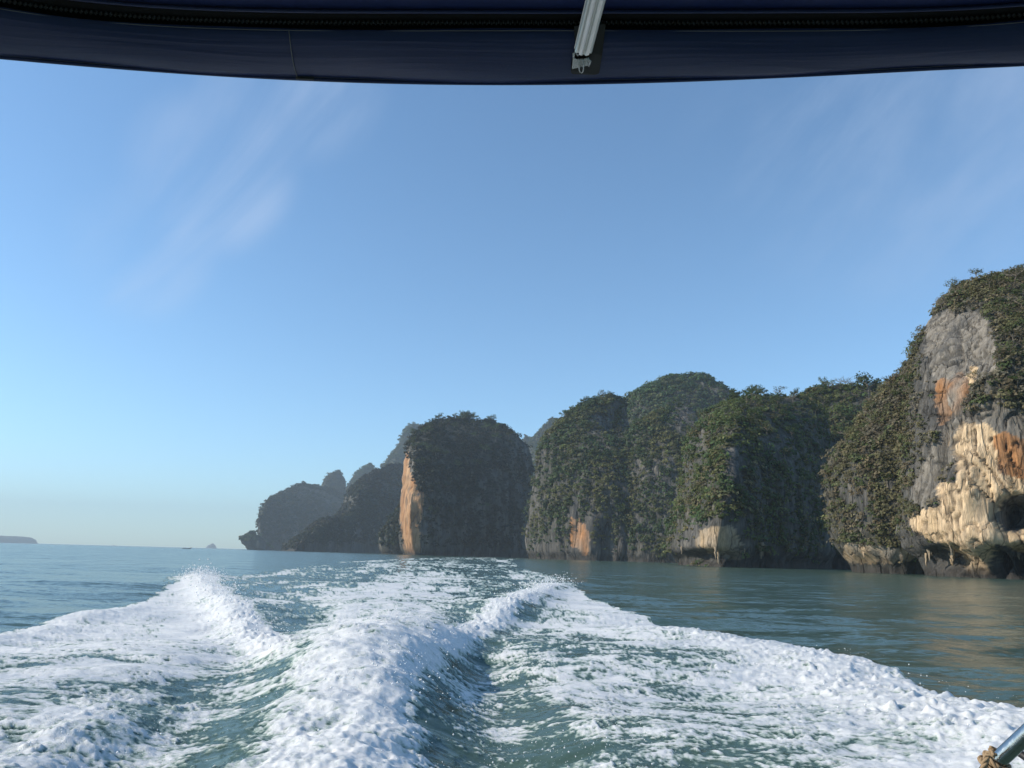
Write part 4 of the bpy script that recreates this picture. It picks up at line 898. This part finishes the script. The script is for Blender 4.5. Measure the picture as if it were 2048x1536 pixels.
bm = bmesh.new(); tube(bm, [band_pt(1147, 104, .014), band_pt(1148, 96, .02), band_pt(1151, 91, .022), band_pt(1156, 99, .02)], [.003, .003, .0015, .003], 6); spart(bm_obj("clip_tab", bm, M_STEEL))
bm = bmesh.new(); tube(bm, [band_pt(1159, 106, .028), band_pt(1158.5, 128, .026), band_pt(1160, 135, .024), band_pt(1163, 137, .024), band_pt(1166, 134, .024), band_pt(1167, 126, .026), band_pt(1166.5, 106, .028)], .0016, 8); spart(bm_obj("wire_loop", bm, M_STEEL))
bm = bmesh.new(); tube(bm, [band_pt(1176, 103, .016), band_pt(1180.5, 110, .018), band_pt(1178, 121, .016)], [.002, .0028, .002], 8); spart(bm_obj("clip_lip", bm, M_STEEL))

# ------------------------------------------------------------------ handrail and rope at the lower right
RR = 1.55
p0 = at_range(1982, 1534, RR + .02); p1 = at_range(2060, 1462, RR); p2_ = at_range(2230, 1306, RR - .05)
rail = empty("handrail", tuple(p0)); tag(rail, "polished steel handrail at the lower right corner with rope tied on", "handrail")
bm = bmesh.new(); d_ = (p1 - p0) / np.linalg.norm(p1 - p0)
path = [p0 - d_ * .10 + np.array([0, 0, -.16]), p0 - d_ * .075 + np.array([0, 0, -.06]), p0 - d_ * .04 + np.array([0, 0, -.012]), p0, lerp(p0, p1, .5), p1, lerp(p1, p2_, .5), p2_, p2_ + np.array([.12, -.05, .06]), p2_ + np.array([.3, -.1, .05])]
tube(bm, [p - p0 for p in path], .0125, 20); bm_obj("rail_tube", bm, M_STEEL, rail)
bm = bmesh.new(); a_ = at_range(2028, 1498, RR + .12) - p0; b_2 = at_range(2120, 1563, RR + .10) - p0; tube(bm, [a_, lerp(a_, b_2, .5), b_2], .0065, 10); bm_obj("brace", bm, M_PATCH, rail)
M_ROPE, t, b = mat("weathered_rope", (0.36, 0.26, 0.16), 0.9, spec=.1)
n1 = noise_node(t, 120, 4); r1 = N(t, 'ShaderNodeValToRGB'); r1.color_ramp.elements[0].color = (.20, .13, .075, 1); r1.color_ramp.elements[1].color = (.50, .39, .26, 1); r1.color_ramp.elements[0].position = .3; r1.color_ramp.elements[1].position = .7
t.links.new(n1.outputs['Fac'], r1.inputs['Fac']); t.links.new(r1.outputs[0], b.inputs['Base Color']); bump(t, b, n1.outputs['Fac'], .001, .8)
rope = empty("rope", tuple(p0)); tag(rope, "weathered tan rope wound round the end of the steel handrail", "rope")
def laid_rope(bm, pts, R=.0045, pitch=.03):
    pts = [Vector(p) for p in pts]
    fine = []
    for i in range(len(pts) - 1):
        for q in range(6): fine.append(pts[i].lerp(pts[i + 1], q / 6))
    fine.append(pts[-1])
    for k in range(3):
        s = 0; st = []; prev = None
        for i, p in enumerate(fine):
            if i: s += (p - fine[i - 1]).length
            tg = (fine[min(i + 1, len(fine) - 1)] - fine[max(i - 1, 0)]).normalized()
            a = tg.orthogonal().normalized() if prev is None else (prev - tg * prev.dot(tg)).normalized(); prev = a; bb = tg.cross(a); th = 2 * math.pi * (s / pitch + k / 3)
            st.append(p + (a * math.cos(th) + bb * math.sin(th)) * R * .52)
        tube(bm, st, R * .58, 6)
bm = bmesh.new(); dv = Vector(d_); e1 = dv.orthogonal().normalized(); e2 = dv.cross(e1); coil = []
for k in range(30):
    a = 2 * math.pi * k / 13.0; rr_ = .0125 + .0052; coil.append(dv * (-.004 + .026 * k / 29) + (e1 * math.cos(a) + e2 * math.sin(a)) * rr_)
laid_rope(bm, coil); bm_obj("coil", bm, M_ROPE, rope)
bm = bmesh.new(); q0 = Vector(at_range(1990, 1512, RR - .03) - p0); q1 = Vector(at_range(1975, 1508, RR - .02) - p0); q2 = Vector(at_range(1966, 1538, RR - .02) - p0); q3 = Vector(at_range(1972, 1640, RR - .01) - p0)
laid_rope(bm, [q0, q0.lerp(q1, .5) + Vector((0, 0, .004)), q1, q1.lerp(q2, .5), q2, q2.lerp(q3, .5), q3]); bm_obj("tail", bm, M_ROPE, rope)

# ------------------------------------------------------------------ haze over the bay
bm = bmesh.new(); bmesh.ops.create_cube(bm, size=1.0)
for v_ in bm.verts: v_.co = Vector((v_.co.x * 33000, v_.co.y * 33000, lerp(-6.0, 860.0, v_.co.z + .5)))
M_HAZE = bpy.data.materials.new("haze"); M_HAZE.use_nodes = True; t = M_HAZE.node_tree; t.nodes.clear()
o_ = N(t, 'ShaderNodeOutputMaterial'); pvn = N(t, 'ShaderNodeVolumePrincipled'); pvn.inputs['Density'].default_value = 8e-5; pvn.inputs['Color'].default_value = (0.74, 0.90, 1.0, 1); pvn.inputs['Anisotropy'].default_value = 0.0
t.links.new(pvn.outputs[0], o_.inputs['Volume'])
hz = bm_obj("haze", bm, M_HAZE, smooth=False); tag(hz, "thin pale haze over the bay", kind='stuff')
